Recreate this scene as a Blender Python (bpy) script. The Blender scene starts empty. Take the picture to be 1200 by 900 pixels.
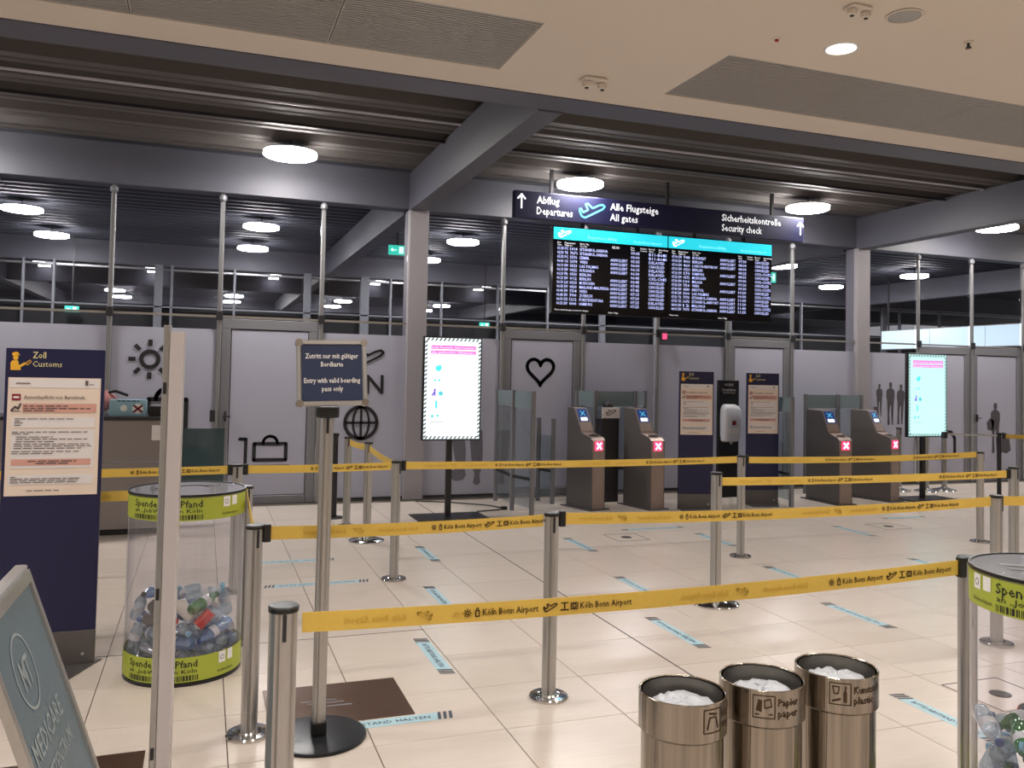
import bpy, bmesh, math, random
from mathutils import Vector, Matrix
random.seed(7)
PI = math.pi
COL = bpy.context.scene.collection
SC = bpy.context.scene

# ------------------------------------------------------------------ camera
YAW, PITCH, ROLL = math.radians(19.868), math.radians(2.081), math.radians(1.146)
FPX, CX, CY, CAMH = 993.2, 600.0, 403.7, 1.65
fwd = Vector((math.sin(YAW)*math.cos(PITCH), math.cos(YAW)*math.cos(PITCH), math.sin(PITCH)))
r0 = Vector((math.cos(YAW), -math.sin(YAW), 0)); u0 = r0.cross(fwd)
CR = r0*math.cos(ROLL) + u0*math.sin(ROLL)
CU = -r0*math.sin(ROLL) + u0*math.cos(ROLL)
cam = bpy.data.cameras.new('camera'); cam_o = bpy.data.objects.new('camera', cam); COL.objects.link(cam_o)
cam.sensor_fit = 'HORIZONTAL'; cam.sensor_width = 36.0; cam.lens = FPX/1200*36.0
cam.shift_y = (CY-450.0)/1200.0
cam.clip_start = 0.05; cam.clip_end = 200
m = Matrix((CR, CU, -fwd)).transposed().to_4x4(); m.translation = (0, 0, CAMH)
cam_o.matrix_world = m
SC.camera = cam_o

def ray(x, y): return CR*((x-CX)/FPX) - CU*((y-CY)/FPX) + fwd
def pz(x, y, z=0.0):
    d = ray(x, y); t = (z-CAMH)/d.z; return Vector((d.x*t, d.y*t, z))
def pY(x, y, Y):
    d = ray(x, y); t = Y/d.y; return Vector((d.x*t, Y, CAMH+d.z*t))

# ------------------------------------------------------------------ world, exposure
SC.view_settings.view_transform = 'Standard'; SC.view_settings.look = 'None'
SC.view_settings.exposure = 0.0; SC.view_settings.gamma = 1.0
w = bpy.data.worlds.new('world'); SC.world = w; w.use_nodes = True
w.node_tree.nodes['Background'].inputs[0].default_value = (1.0, 0.97, 0.96, 1)
w.node_tree.nodes['Background'].inputs[1].default_value = 0.40

# recessed downlights of the cream ceiling (real lamps, positions on the ceiling grid)
DOWN = [(x, y) for y in (4.41, 1.8, -0.8, -3.4) for x in (-3.6, -1.1, 1.38, 3.835, 6.3, 8.8)]
DOWN_W = 22.0
DISC_E = 95.0      # radiance of the round white ceiling lamps
for i, (x, y) in enumerate(DOWN):
    l = bpy.data.lights.new('downlight_lamp', 'AREA'); l.shape = 'DISK'; l.size = 0.16; l.energy = DOWN_W
    l.color = (1.0, 0.95, 0.88); l.spread = math.radians(150)
    o = bpy.data.objects.new('downlight_lamp', l); o.location = (x, y, 3.812); COL.objects.link(o)

# ------------------------------------------------------------------ materials
def s2l(c):
    return tuple((v/12.92 if v <= .04045 else ((v+.055)/1.055)**2.4) for v in [k/255 for k in c])
def mat(name, rgb, rough=.5, metal=0.0, noise=.06, scale=18.0, bump=0.0, emit=0.0, stretch=None, spec=None, coat=0.0, objrand=0.0):
    mt = bpy.data.materials.new(name); mt.use_nodes = True
    nt = mt.node_tree; b = nt.nodes['Principled BSDF']; c = s2l(rgb)
    b.inputs['Roughness'].default_value = rough; b.inputs['Metallic'].default_value = metal
    if spec is not None: b.inputs['Specular IOR Level'].default_value = spec
    if coat: b.inputs['Coat Weight'].default_value = coat
    tc = nt.nodes.new('ShaderNodeTexCoord'); mp = nt.nodes.new('ShaderNodeMapping')
    nt.links.new(tc.outputs['Object'], mp.inputs['Vector'])
    if stretch: mp.inputs['Scale'].default_value = stretch
    n = nt.nodes.new('ShaderNodeTexNoise'); n.inputs['Scale'].default_value = scale; n.inputs['Detail'].default_value = 4
    nt.links.new(mp.outputs['Vector'], n.inputs['Vector'])
    rmp = nt.nodes.new('ShaderNodeMix'); rmp.data_type = 'RGBA'
    rmp.inputs['A'].default_value = (*[max(0, v*(1-noise)) for v in c], 1)
    rmp.inputs['B'].default_value = (*[min(1, v*(1+noise)) for v in c], 1)
    nt.links.new(n.outputs['Fac'], rmp.inputs['Factor'])
    outc = rmp.outputs['Result']
    if objrand:
        oi = nt.nodes.new('ShaderNodeObjectInfo'); hs = nt.nodes.new('ShaderNodeHueSaturation')
        mr = nt.nodes.new('ShaderNodeMapRange'); mr.inputs['To Min'].default_value = 1-objrand; mr.inputs['To Max'].default_value = 1+objrand
        nt.links.new(oi.outputs['Random'], mr.inputs['Value']); nt.links.new(mr.outputs['Result'], hs.inputs['Value'])
        nt.links.new(outc, hs.inputs['Color']); outc = hs.outputs['Color']
    nt.links.new(outc, b.inputs['Base Color'])
    if bump:
        bp = nt.nodes.new('ShaderNodeBump'); bp.inputs['Strength'].default_value = bump; bp.inputs['Distance'].default_value = .004
        nt.links.new(n.outputs['Fac'], bp.inputs['Height']); nt.links.new(bp.outputs['Normal'], b.inputs['Normal'])
    if emit:
        b.inputs['Emission Strength'].default_value = emit; b.inputs['Emission Color'].default_value = (*c, 1)
    return mt
def glass(name, rgb=(235, 245, 243), gloss=.10, milk=0.0, rough=.02):
    mt = bpy.data.materials.new(name); mt.use_nodes = True; nt = mt.node_tree; nt.nodes.clear()
    out = nt.nodes.new('ShaderNodeOutputMaterial'); tr = nt.nodes.new('ShaderNodeBsdfTransparent'); gl = nt.nodes.new('ShaderNodeBsdfGlossy')
    df = nt.nodes.new('ShaderNodeBsdfDiffuse'); c = s2l(rgb)
    tr.inputs[0].default_value = (*c, 1); gl.inputs['Roughness'].default_value = rough; df.inputs[0].default_value = (*c, 1)
    lw = nt.nodes.new('ShaderNodeLayerWeight'); lw.inputs['Blend'].default_value = .5
    pw = nt.nodes.new('ShaderNodeMath'); pw.operation = 'POWER'; pw.inputs[1].default_value = 4.5
    nt.links.new(lw.outputs['Facing'], pw.inputs[0])
    ad = nt.nodes.new('ShaderNodeMath'); ad.operation = 'MULTIPLY_ADD'; ad.inputs[1].default_value = .9 if gloss else .5; ad.inputs[2].default_value = .016+gloss*.3
    nt.links.new(pw.outputs[0], ad.inputs[0])
    m1 = nt.nodes.new('ShaderNodeMixShader'); m1.inputs[0].default_value = milk
    nt.links.new(tr.outputs[0], m1.inputs[1]); nt.links.new(df.outputs[0], m1.inputs[2])
    m2 = nt.nodes.new('ShaderNodeMixShader'); nt.links.new(ad.outputs[0], m2.inputs[0])
    nt.links.new(m1.outputs[0], m2.inputs[1]); nt.links.new(gl.outputs[0], m2.inputs[2]); nt.links.new(m2.outputs[0], out.inputs[0])
    return mt

M = dict(
    tile=mat('travertine_tile', (206, 194, 184), .30, noise=.10, scale=3.0, stretch=(1.2, 14, 1), objrand=.035),
    grout=mat('grout', (96, 86, 78), .8),
    joint=mat('dark_joint', (48, 44, 42), .6),
    bronze=mat('bronze_floor_plate', (92, 66, 50), .28, .55, noise=.25, scale=6, stretch=(1, 6, 1)),
    cream=mat('cream_plaster', (210, 200, 188), .85, noise=.02, scale=3),
    grille=mat('grille_metal', (166, 163, 158), .5, .3),
    grilledark=mat('grille_void', (96, 92, 88), .8),
    deck=mat('painted_deck', (84, 79, 78), .7, noise=.08),
    beam=mat('painted_steel_beam', (86, 86, 97), .5, noise=.05),
    fardeck=mat('louvred_deck', (74, 76, 86), .6, noise=.06),
    column=mat('column_paint', (150, 145, 150), .5, noise=.03),
    film=mat('frosted_film', (166, 166, 182), .45, noise=.025, scale=2.0),
    alu=mat('brushed_aluminium', (182, 180, 178), .32, .85, noise=.08, scale=30, stretch=(6, 6, .6)),
    frame=mat('door_frame_metal', (124, 124, 130), .42, .2, noise=.05),
    polegrey=mat('slender_post_metal', (150, 150, 152), .35, .7),
    darkmetal=mat('dark_metal', (56, 55, 58), .45, .5),
    chrome=mat('chrome', (200, 200, 200), .10, 1.0, noise=.03),
    steel=mat('brushed_stainless', (156, 148, 138), .19, 1.0, noise=.6, scale=7, stretch=(9, 9, .12), bump=.6),
    steelin=mat('stainless_inside', (120, 116, 110), .35, .9, noise=.2, scale=8),
    counter=mat('stainless_counter', (142, 136, 136), .33, .5, noise=.05, scale=6),
    black=mat('black_plastic', (22, 22, 24), .4),
    blackmat=mat('black_print', (26, 26, 30), .6, noise=.02),
    satin=mat('black_satin_disc', (34, 36, 42), .3, .3),
    yellow=mat('yellow_belt', (222, 186, 84), .55, noise=.06, scale=60),
    ghost=mat('ghost_print', (206, 168, 66), .6),
    print_=mat('belt_print', (62, 40, 12), .6),
    navy=mat('navy_panel', (18, 20, 66), .38, noise=.05),
    navysign=mat('navy_sign', (26, 27, 62), .45),
    slate=mat('slate_poster', (38, 52, 88), .5),
    white=mat('white_print', (240, 240, 240), .5, noise=.01),
    whiteplastic=mat('white_plastic', (214, 214, 222), .3, coat=.3),
    sheet=mat('cream_sheet', (232, 214, 200), .5, noise=.01),
    sheetbox=mat('white_sheet_box', (228, 222, 222), .5, noise=.01),
    salmon=mat('salmon_bar', (214, 160, 148), .5),
    maroon=mat('maroon_mark', (140, 30, 50), .5),
    greyink=mat('grey_ink', (96, 84, 84), .6),
    greybase=mat('grey_base', (98, 94, 94), .4, .4),
    palegold=mat('pale_yellow_text', (222, 214, 160), .5),
    gold=mat('yellow_icon', (236, 180, 50), .5),
    gatedark=mat('gate_side_metal', (112, 107, 106), .42, .4, noise=.05),
    gatefront=mat('gate_front_metal', (158, 140, 132), .38, .6, noise=.08),
    lime=mat('lime_label', (172, 184, 66), .5, noise=.02),
    stickerblue=mat('sticker_blue', (172, 206, 218), .4, noise=.05),
    stickerdark=mat('sticker_dark', (56, 66, 80), .5),
    bag=mat('bin_liner', (190, 194, 202), .35, noise=.06, scale=25, bump=.6),
    pink=mat('pink_cloth', (196, 132, 132), .8),
    boxblue=mat('box_blue', (146, 186, 206), .5),
    aframe=mat('a_frame_poster', (92, 110, 120), .35, noise=.06),
    aframetext=mat('a_frame_text', (150, 160, 164), .5),
    silh=mat('silhouette_film', (74, 70, 76), .6),
    silhl=mat('faded_silhouette', (104, 102, 112), .6),
    red=mat('red_plastic', (186, 40, 36), .35, coat=.2),
    green=mat('green_cap', (24, 70, 48), .4),
    blue=mat('blue_cap', (40, 70, 130), .4),
    paleblue=mat('pale_blue_cap', (120, 175, 205), .4),
    labelw=mat('bottle_label', (205, 205, 210), .5, noise=.3, scale=40),
    disc=mat('lamp_diffuser', (255, 250, 244), .5, noise=0, emit=DISC_E),
    spot=mat('spot_diffuser', (255, 250, 246), .5, noise=0, emit=22.0),
    downem=mat('downlight_glow', (255, 236, 214), .4, noise=0, emit=5.0),
    cyan=mat('screen_cyan', (40, 205, 225), .4, noise=.02, emit=.95),
    scrblack=mat('screen_black', (14, 14, 22), .15),
    scrtext=mat('screen_text', (188, 196, 250), .4, noise=0, emit=1.05),
    scrwhite=mat('screen_white_text', (250, 250, 255), .4, noise=0, emit=1.0),
    scrpale=mat('screen_header_text', (150, 236, 246), .4, noise=0, emit=1.0),
    signtext=mat('lit_sign_text', (245, 245, 250), .4, noise=0, emit=.9),
    signcyan=mat('lit_sign_cyan', (90, 200, 235), .4, noise=0, emit=.8),
    display=mat('display_white', (236, 250, 253), .3, noise=0, emit=1.15),
    display2=mat('display_cyan_white', (196, 246, 246), .3, noise=0, emit=.95),
    pinkscr=mat('display_pink', (222, 110, 196), .3, noise=0, emit=1.0),
    tealscr=mat('display_teal', (90, 200, 210), .3, noise=0, emit=1.0),
    violscr=mat('display_violet', (120, 90, 190), .3, noise=0, emit=1.0),
    exitg=mat('exit_green', (60, 200, 170), .4, noise=0, emit=1.6),
    exitw=mat('exit_white', (220, 250, 240), .4, noise=0, emit=1.8),
    redglow=mat('red_light', (240, 60, 100), .4, noise=0, emit=2.2),
    redx=mat('red_light_cross', (255, 220, 230), .4, noise=0, emit=2.4),
    gatescr=mat('gate_screen', (24, 50, 100), .3, noise=.1, emit=.9),
    lightbox=mat('light_box', (205, 228, 240), .4, noise=.02, emit=1.2),
    farcol=mat('far_column', (120, 122, 128), .5),
    farfloor=mat('far_floor', (150, 146, 146), .4),
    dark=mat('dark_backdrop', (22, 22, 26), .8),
    gpane=glass('clear_glass', (230, 231, 236), 0.0),
    gpane2=glass('gate_glass', (224, 230, 234), .08, .07),
    gfrost=glass('frosted_band', (160, 176, 182), .05, .55),
    gteal=glass('teal_glass', (92, 118, 124), .12, .55),
    tube=glass('acrylic_tube', (246, 246, 250), .10, .05, .04),
    lid=glass('acrylic_lid', (190, 190, 198), .25, .55, .08),
    acryl=glass('acrylic_upright', (206, 198, 198), .1, .90, .1),
    pet=glass('clear_pet', (222, 236, 246), .6, .22, .05),
    petblue=glass('blue_pet', (150, 195, 240), .6, .32, .05),
    petgreen=glass('green_pet', (70, 160, 90), .5, .42, .05),
    petcola=glass('brown_pet', (70, 40, 34), .5, .6, .05),
    can=mat('aluminium_can', (178, 182, 190), .22, .9),
    cup=mat('paper_cup', (226, 216, 208), .5, noise=.04),
    cuporange=mat('cup_dots', (214, 120, 60), .5),
)

# ------------------------------------------------------------------ mesh builder
class B:
    def __init__(s): s.v = []; s.f = []
    def add(s, vs, fs):
        k = len(s.v); s.v += [tuple(v) for v in vs]; s.f += [tuple(i+k for i in f) for f in fs]; return s
    def box(s, x0, x1, y0, y1, z0, z1, c=0.0):
        if c <= 0:
            vs = [(x, y, z) for z in (z0, z1) for (x, y) in ((x0, y0), (x1, y0), (x1, y1), (x0, y1))]
            return s.add(vs, [(3, 2, 1, 0), (4, 5, 6, 7), (0, 1, 5, 4), (1, 2, 6, 5), (2, 3, 7, 6), (3, 0, 4, 7)])
        # chamfered: vertical corners and top/bottom edges
        def ring(i, z):
            return [(x0+c+i, y0+i, z), (x1-c-i, y0+i, z), (x1-i, y0+c+i, z), (x1-i, y1-c-i, z), (x1-c-i, y1-i, z), (x0+c+i, y1-i, z), (x0+i, y1-c-i, z), (x0+i, y0+c+i, z)]
        h = c*.45
        return s.rings([ring(h, z0), ring(0, z0+h), ring(0, z1-h), ring(h, z1)])
    def rings(s, R, cap0=True, cap1=True, close=True):
        n = len(R[0]); vs = [p for r in R for p in r]; fs = []
        for k in range(len(R)-1):
            for i in range(n if close else n-1):
                j = (i+1) % n; fs.append((k*n+i, k*n+j, (k+1)*n+j, (k+1)*n+i))
        if cap0: fs.append(tuple(range(n-1, -1, -1)))
        if cap1: fs.append(tuple(range((len(R)-1)*n, len(R)*n)))
        return s.add(vs, fs)
    def lathe(s, prof, n=32, cx=0, cy=0, cap0=True, cap1=True, mtx=None):
        R = []
        for r, z in prof:
            ring = [(cx+r*math.cos(2*PI*i/n), cy+r*math.sin(2*PI*i/n), z) for i in range(n)]
            if mtx is not None: ring = [tuple(mtx @ Vector(p)) for p in ring]
            R.append(ring)
        return s.rings(R, cap0, cap1)
    def prism(s, pts, z0, z1, axis='z'):
        def P(a, b, h): return {'z': (a, b, h), 'y': (a, h, b), 'x': (h, a, b)}[axis]
        return s.rings([[P(a, b, z0) for a, b in pts], [P(a, b, z1) for a, b in pts]])
    def tube(s, pts, r, n=8):
        pts = [Vector(p) for p in pts]; R = []
        for i, p in enumerate(pts):
            a = pts[max(0, i-1)]; b = pts[min(len(pts)-1, i+1)]; d = (b-a).normalized()
            up = Vector((0, 0, 1)) if abs(d.z) < .9 else Vector((1, 0, 0))
            x = d.cross(up).normalized(); y = d.cross(x).normalized()
            R.append([tuple(p+x*r*math.cos(2*PI*k/n)+y*r*math.sin(2*PI*k/n)) for k in range(n)])
        return s.rings(R)
    def beam(s, a, b, w, h):
        a = Vector(a); b = Vector(b); d = (b-a).normalized(); up = Vector((0, 0, 1)) if abs(d.z) < .9 else Vector((0, 1, 0))
        x = d.cross(up).normalized()*w/2; y = x.cross(d).normalized()*h/2
        return s.rings([[tuple(p+x*i+y*j) for i, j in ((-1, -1), (1, -1), (1, 1), (-1, 1))] for p in (a, b)])
    def flat(s, shapes, fm):
        for vs, fs in shapes: s.add([fm(u, v) for u, v in vs], fs)
        return s
    def mesh(s, name, smooth=False):
        me = bpy.data.meshes.new(name); me.from_pydata(s.v, [], s.f)
        bm = bmesh.new(); bm.from_mesh(me); bmesh.ops.recalc_face_normals(bm, faces=bm.faces); bm.to_mesh(me); bm.free()
        if smooth:
            for p in me.polygons: p.use_smooth = True
            try: me.set_sharp_from_angle(angle=math.radians(38))
            except Exception: pass
        return me
PRINT = {'lettering', 'print', 'faded_print', 'label', 'header_text', 'column_headings', 'flight_row', 'text_boxes', 'highlight_bars', 'striped_border', 'symbols', 'headline', 'headline_text', 'end_stripes', 'engraving', 'stamps', 'stamp_mark', 'lid_print', 'officer_symbol', 'heading', 'corner_caps', 'rear_legs', 'airplane_symbol', 'person_symbol', 'pictogram', 'white_spots', 'red_cross'}
def obj(name, b, m, parent=None, smooth=False, loc=None, rotz=None):
    me = b if isinstance(b, bpy.types.Mesh) else b.mesh(name, smooth)
    if not me.materials: me.materials.append(m)
    o = bpy.data.objects.new(name, me); COL.objects.link(o)
    if parent: o.parent = parent
    if loc is not None: o.location = loc
    if name in PRINT and parent and name not in ('label',): o['kind'] = 'stuff'
    if rotz is not None: o.rotation_euler = (0, 0, rotz)
    return o
def tag(o, label=None, cat=None, group=None, kind=None):
    if label: o['label'] = label
    if cat: o['category'] = cat
    if group: o['group'] = group
    if kind: o['kind'] = kind
    return o
def thing(name, label, cat, loc=(0, 0, 0), rz=0, group=None):
    o = bpy.data.objects.new(name, None); COL.objects.link(o); o.empty_display_size = .1
    o.location = loc; o.rotation_euler = (0, 0, rz); return tag(o, label, cat, group)
def struct(name, b, m, parent=None, smooth=False, label=None, cat='room'):
    o = obj(name, b, m, parent, smooth)
    if parent is None: o['kind'] = 'structure'; o['category'] = cat; o['label'] = label or name.replace('_', ' ')
    return o
KIDS = {}
def copy_tree(root, loc, rz=0, label=None, group=None):
    r = root.copy(); COL.objects.link(r); r.location = loc; r.rotation_euler = (0, 0, rz)
    if label: r['label'] = label
    if group: r['group'] = group
    for ch in list(root.children):
        c = ch.copy(); COL.objects.link(c); c.parent = r
        for g in ch.children:
            d = g.copy(); COL.objects.link(d); d.parent = c
    return r

# ------------------------------------------------------------------ flat shapes (u,v)
TXT = {}
def text(s, size=1.0, u=0, v=0, align='l', width=None, bold=0.0, cap=None):
    key = (s, bold)
    if key not in TXT:
        cu = bpy.data.curves.new('t', 'FONT'); cu.body = s; cu.size = 1.0; cu.resolution_u = 1; cu.offset = bold
        o = bpy.data.objects.new('t', cu); me = bpy.data.meshes.new_from_object(o)
        TXT[key] = ([(q.co.x, q.co.y) for q in me.vertices], [tuple(p.vertices) for p in me.polygons])
        bpy.data.objects.remove(o); bpy.data.meshes.remove(me)
    vs, fs = TXT[key]
    if not vs: return []
    x0 = min(p[0] for p in vs); x1 = max(p[0] for p in vs)
    sy = size; sx = size
    if width: sx = width/(x1-x0)
    w_ = (x1-x0)*sx; off = {'l': 0, 'c': -w_/2, 'r': -w_}[align]
    return [([(u+off+(x-x0)*sx, v+y*sy) for x, y in vs], fs)]
def rect(a, b, c, d): return [([(a, b), (c, b), (c, d), (a, d)], [(0, 1, 2, 3)])]
def poly(pts): return [(list(pts), [tuple(range(len(pts)))])]
def disc(cx, cy, r, n=20, ry=None): return poly([(cx+r*math.cos(2*PI*i/n), cy+(ry or r)*math.sin(2*PI*i/n)) for i in range(n)])
def arc(cx, cy, r, a0, a1, wd, n=14, ry=None):
    ry = ry or r
    return stroke([(cx+r*math.cos(math.radians(a0+(a1-a0)*i/n)), cy+ry*math.sin(math.radians(a0+(a1-a0)*i/n))) for i in range(n+1)], wd)
def ring(cx, cy, r, wd, n=28, ry=None):
    ry = ry or r; vs = []; fs = []
    for i in range(n):
        c, s_ = math.cos(2*PI*i/n), math.sin(2*PI*i/n)
        vs += [(cx+(r-wd/2)*c, cy+(ry-wd/2)*s_), (cx+(r+wd/2)*c, cy+(ry+wd/2)*s_)]
    for i in range(n): j = (i+1) % n; fs.append((2*i, 2*i+1, 2*j+1, 2*j))
    return [(vs, fs)]
def stroke(pts, wd, joins=True):
    out = []
    for (a, b), (c, d) in zip(pts, pts[1:]):
        L = math.hypot(c-a, d-b) or 1e-6; nx, ny = -(d-b)/L*wd/2, (c-a)/L*wd/2
        out += poly([(a-nx, b-ny), (c-nx, d-ny), (c+nx, d+ny), (a+nx, b+ny)])
    if joins:
        for p in pts: out += disc(p[0], p[1], wd/2, 8)
    return out
def xf(shapes, sx=1, sy=1, dx=0, dy=0, rot=0):
    c, s_ = math.cos(rot), math.sin(rot)
    return [([((u*c-v*s_)*sx+dx, (u*s_+v*c)*sy+dy) for u, v in vs], fs) for vs, fs in shapes]
def fm_front(x0, y0, z0, d=0.0): return lambda u, v: (x0+u, y0-d, z0+v)   # plane facing -Y
def lines(x0, x1, y, h, seed=0, wmin=.02, wmax=.06, gap=.008):
    """broken strips standing for lines of print far too small to read"""
    r = random.Random(seed); out = []; x = x0
    while x < x1-wmin*.5:
        w_ = min(r.uniform(wmin, wmax), x1-x); out += rect(x, y, x+w_, y+h); x += w_+gap
    return out
def sun(cx, cy, r, wd):
    o = ring(cx, cy, r*.40, wd)
    for k in range(8):
        a = k*PI/4; c, s_ = math.cos(a), math.sin(a)
        o += stroke([(cx+c*r*.66, cy+s_*r*.66), (cx+c*r, cy+s_*r)], wd, False)
    return o
def plane_icon(cx, cy, w_, wd):
    P = [(-.5, -.05), (-.42, -.22), (-.28, -.27), (.42, .10), (.5, .2), (.42, .26), (.26, .22), (.02, .10), (-.18, .25), (-.27, .22), (-.17, .02), (-.36, -.08), (-.44, .05), (-.5, .03), (-.5, -.05)]
    return stroke([(cx+a*w_, cy+b*w_) for a, b in P], wd)
def arrow_up(cx, cy, h, wd): return stroke([(cx, cy-h/2), (cx, cy+h/2)], wd) + stroke([(cx-h*.28, cy+h*.2), (cx, cy+h/2), (cx+h*.28, cy+h*.2)], wd)

# ================================================================== SETTING
X0, TX, TY = .142, .6155, .537
Y00 = 3.24 - 5*TY
def in_view(x, y, z=0, mg=25):
    v = Vector((x, y, z-CAMH)); f = v.dot(fwd)
    if f < .3: return False
    px, py = CX+FPX*v.dot(CR)/f, CY-FPX*v.dot(CU)/f
    return -mg < px < 1200+mg and -mg < py < 900+mg
floor = struct('floor', B().box(-9, 24, -7, 50, -.05, -.006), M['grout'], label='beige stone tiled floor of the terminal hall')
tile_b = B(); g = .0022
def tile_shape(b, x, y, w_=TX, h_=TY):
    c = .0015
    b.rings([[(x+g, y+g, -.006), (x+w_-g, y+g, -.006), (x+w_-g, y+h_-g, -.006), (x+g, y+h_-g, -.006)],
             [(x+g, y+g, -c), (x+w_-g, y+g, -c), (x+w_-g, y+h_-g, -c), (x+g, y+h_-g, -c)],
             [(x+g+c, y+g+c, 0), (x+w_-g-c, y+g+c, 0), (x+w_-g-c, y+h_-g-c, 0), (x+g+c, y+h_-g-c, 0)]], cap0=False)
tile_shape(tile_b, 0, 0); tile_me = tile_b.mesh('tile'); tile_me.materials.append(M['tile'])
cells = [(i, j) for i in range(-14, 38) for j in range(-13, 20)]
vis = []
for i, j in cells:
    x, y = X0+i*TX, Y00+j*TY
    if y+TY > 11.2: continue
    if y > 1.0 and any(in_view(x+a*TX, y+b*TY) for a in (0, 1) for b in (0, 1)): vis.append((math.hypot(x, y), i, j))
vis.sort(); single = {(i, j) for _, i, j in vis[:300]}
rest = B()
for i, j in cells:
    x, y = X0+i*TX, Y00+j*TY
    if y+TY > 11.2: continue
    if (i, j) in single: obj('tile', tile_me, None, floor, loc=(x, y, 0))
    else: tile_shape(rest, x, y)
far_t = obj('far_tiles', rest, M['tile'], floor); far_t['kind'] = 'stuff'
obj('joint_strip', B().box(2.596, 2.606, 1.0, 10.8, -.004, .0006), M['joint'], floor)
obj('joint_strip', B().box(-4, 1.375, 5.382, 5.390, -.004, .0006), M['joint'], floor)
obj('far_floor', B().box(-9, 30, 11.2, 50, -.006, -.001), M['farfloor'], floor)
# floor access covers
for x, y, s in ((4.15, 7.89, .36), (7.45, 7.75, .36), (4.05, 3.42, .4)):
    t = thing('floor_box', 'square flush floor box with dark oval lid near %s' % ({4.15: 'the middle of the queue area', 7.45: 'the right gates', 4.05: 'the right donation tube'}[x]), 'floor box', (x, y, 0))
    b = B()
    for a, c_, d, e in ((-s/2, s/2, -s/2, -s/2+.006), (-s/2, s/2, s/2-.006, s/2), (-s/2, -s/2+.006, -s/2+.006, s/2-.006), (s/2-.006, s/2, -s/2+.006, s/2-.006)): b.box(a, c_, d, e, 0, .0015)
    obj('frame', b, M['joint'], t); obj('lid', B().lathe([(.055, 0), (.055, .003), (.05, .004)], 16), M['darkmetal'], t)
# bronze plates set in the floor
for n, (xa, xb, ya, yb), lb in ((0, (.33, 1.01, 4.07, 4.58), 'brown metal floor plate beside the black base of the boarding pass sign'), (1, (-.95, -.19, 3.52, 4.02), 'brown metal floor plate beside the foot of the grey easel board')):
    t = thing('floor_plate', lb, 'floor plate', ((xa+xb)/2, (ya+yb)/2, 0)); w_, h_ = (xb-xa)/2, (yb-ya)/2
    obj('plate', B().box(-w_, w_, -h_, h_, 0, .004, .002), M['bronze'], t)
    b = B()
    for k, (a, c_) in enumerate(((.5, .12), (.42, -.02), (.3, -.2))): b.box(-w_*a, w_*(.1*k), h_*c_, h_*c_+.012, .004, .0045)
    obj('engraving', b, M['frame'], t)
# ceiling (cream part)
CZ = 3.82
b = B()
GR = [(-5.3, 1.90), (3.23, 10.43)]        # the two grille openings, y 4.78..5.64
b.box(-9, 24, -7, 4.78, CZ, CZ+.12); b.box(-9, 24, 5.64, 6.01, CZ, CZ+.12)
b.box(-9, GR[0][0], 4.78, 5.64, CZ, CZ+.12); b.box(GR[0][1], GR[1][0], 4.78, 5.64, CZ, CZ+.12); b.box(GR[1][1], 24, 4.78, 5.64, CZ, CZ+.12)
ceil = struct('ceiling', b, M['cream'], label='smooth cream ceiling over the front of the hall')
for x0, x1 in GR:
    x = x0; 
    while x < x1-.01:
        xe = min(x+1.2, x1)
        p = obj('grille_panel', B().box(x+.004, xe-.004, 4.784, 5.636, CZ+.03, CZ+.04), M['grilledark'], ceil)
        b = B()
        for k in range(27): y = 4.79+k*.0315; b.box(x+.006, xe-.006, y, y+.021, CZ+.004, CZ+.02)
        b.box(x+.003, x+.012, 4.784, 5.636, CZ+.002, CZ+.03); b.box(xe-.012, xe-.003, 4.784, 5.636, CZ+.002, CZ+.03)
        s_ = obj('slats', b, M['grille'], p); s_['kind'] = 'stuff'
        x = xe
# dark fascia beam at the edge of the cream ceiling
struct('trim_1', B().box(-9, 24, 6.02, 6.34, 3.815, 4.5), M['beam'], label='dark grey edge beam along the cream ceiling', cat='beam')
# ribbed deck
def deck(y0, y1, pitch, flange, web, zlo, zhi, x0=-9, x1=30, t=.01):
    pr = []; y = y0
    while y < y1:
        pr += [(y, zhi), (y+web, zlo)]
        if flange > .15: pr += [(y+web+flange*.45, zlo), (y+web+flange*.5, zlo+.02), (y+web+flange*.62, zlo+.02), (y+web+flange*.67, zlo)]
        pr += [(y+web+flange, zlo), (y+2*web+flange, zhi)]; y += pitch
    b = B(); vs = []; fs = []
    for (yy, z) in pr: vs += [(x0, yy, z), (x1, yy, z)]
    for i in range(len(pr)-1): fs.append((2*i, 2*i+1, 2*i+3, 2*i+2))
    k = len(vs); vs += [(a, b_, z+t) for a, b_, z in vs]; fs += [tuple(q+k for q in f) for f in fs]
    b.add(vs, fs); return b
struct('ceiling_deck', deck(6.30, 10.9, .60, .26, .05, 4.31, 4.46), M['deck'], label='dark ribbed metal deck over the barrier area', cat='ceiling')
struct('far_ceiling_deck', deck(11.15, 44, .30, .12, .05, 4.31, 4.40), M['fardeck'], label='dark ribbed ceiling beyond the glass wall', cat='ceiling')
struct('roof', B().box(-9, 30, 5.9, 50, 4.55, 4.6), M['dark'], label='dark roof above the ribbed decks', cat='ceiling')
struct('trim_2', B().box(-9, 30, 8.57, 8.59, 4.285, 4.305), M['whiteplastic'], label='thin pale conduit running under the ribbed deck', cat='conduit')
struct('trim_3', B().box(-9, 30, 9.2, 9.235, 4.26, 4.29), M['darkmetal'], label='thin dark cable tray under the ribbed deck', cat='conduit')
# cross beams (along X)
for n, (Y, lb) in enumerate(((10.97, 'grey steel beam above the glass wall'), (19.5, 'grey steel beam above the second glass wall'), (24.4, 'third grey steel beam deep in the hall beyond'), (34, 'last grey steel beam deep in the hall beyond'))):
    struct('trim_%d' % (4+n), B().box(-9, 30, Y, Y+.28, 3.83, 4.31), M['beam'], label=lb, cat='beam')
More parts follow.
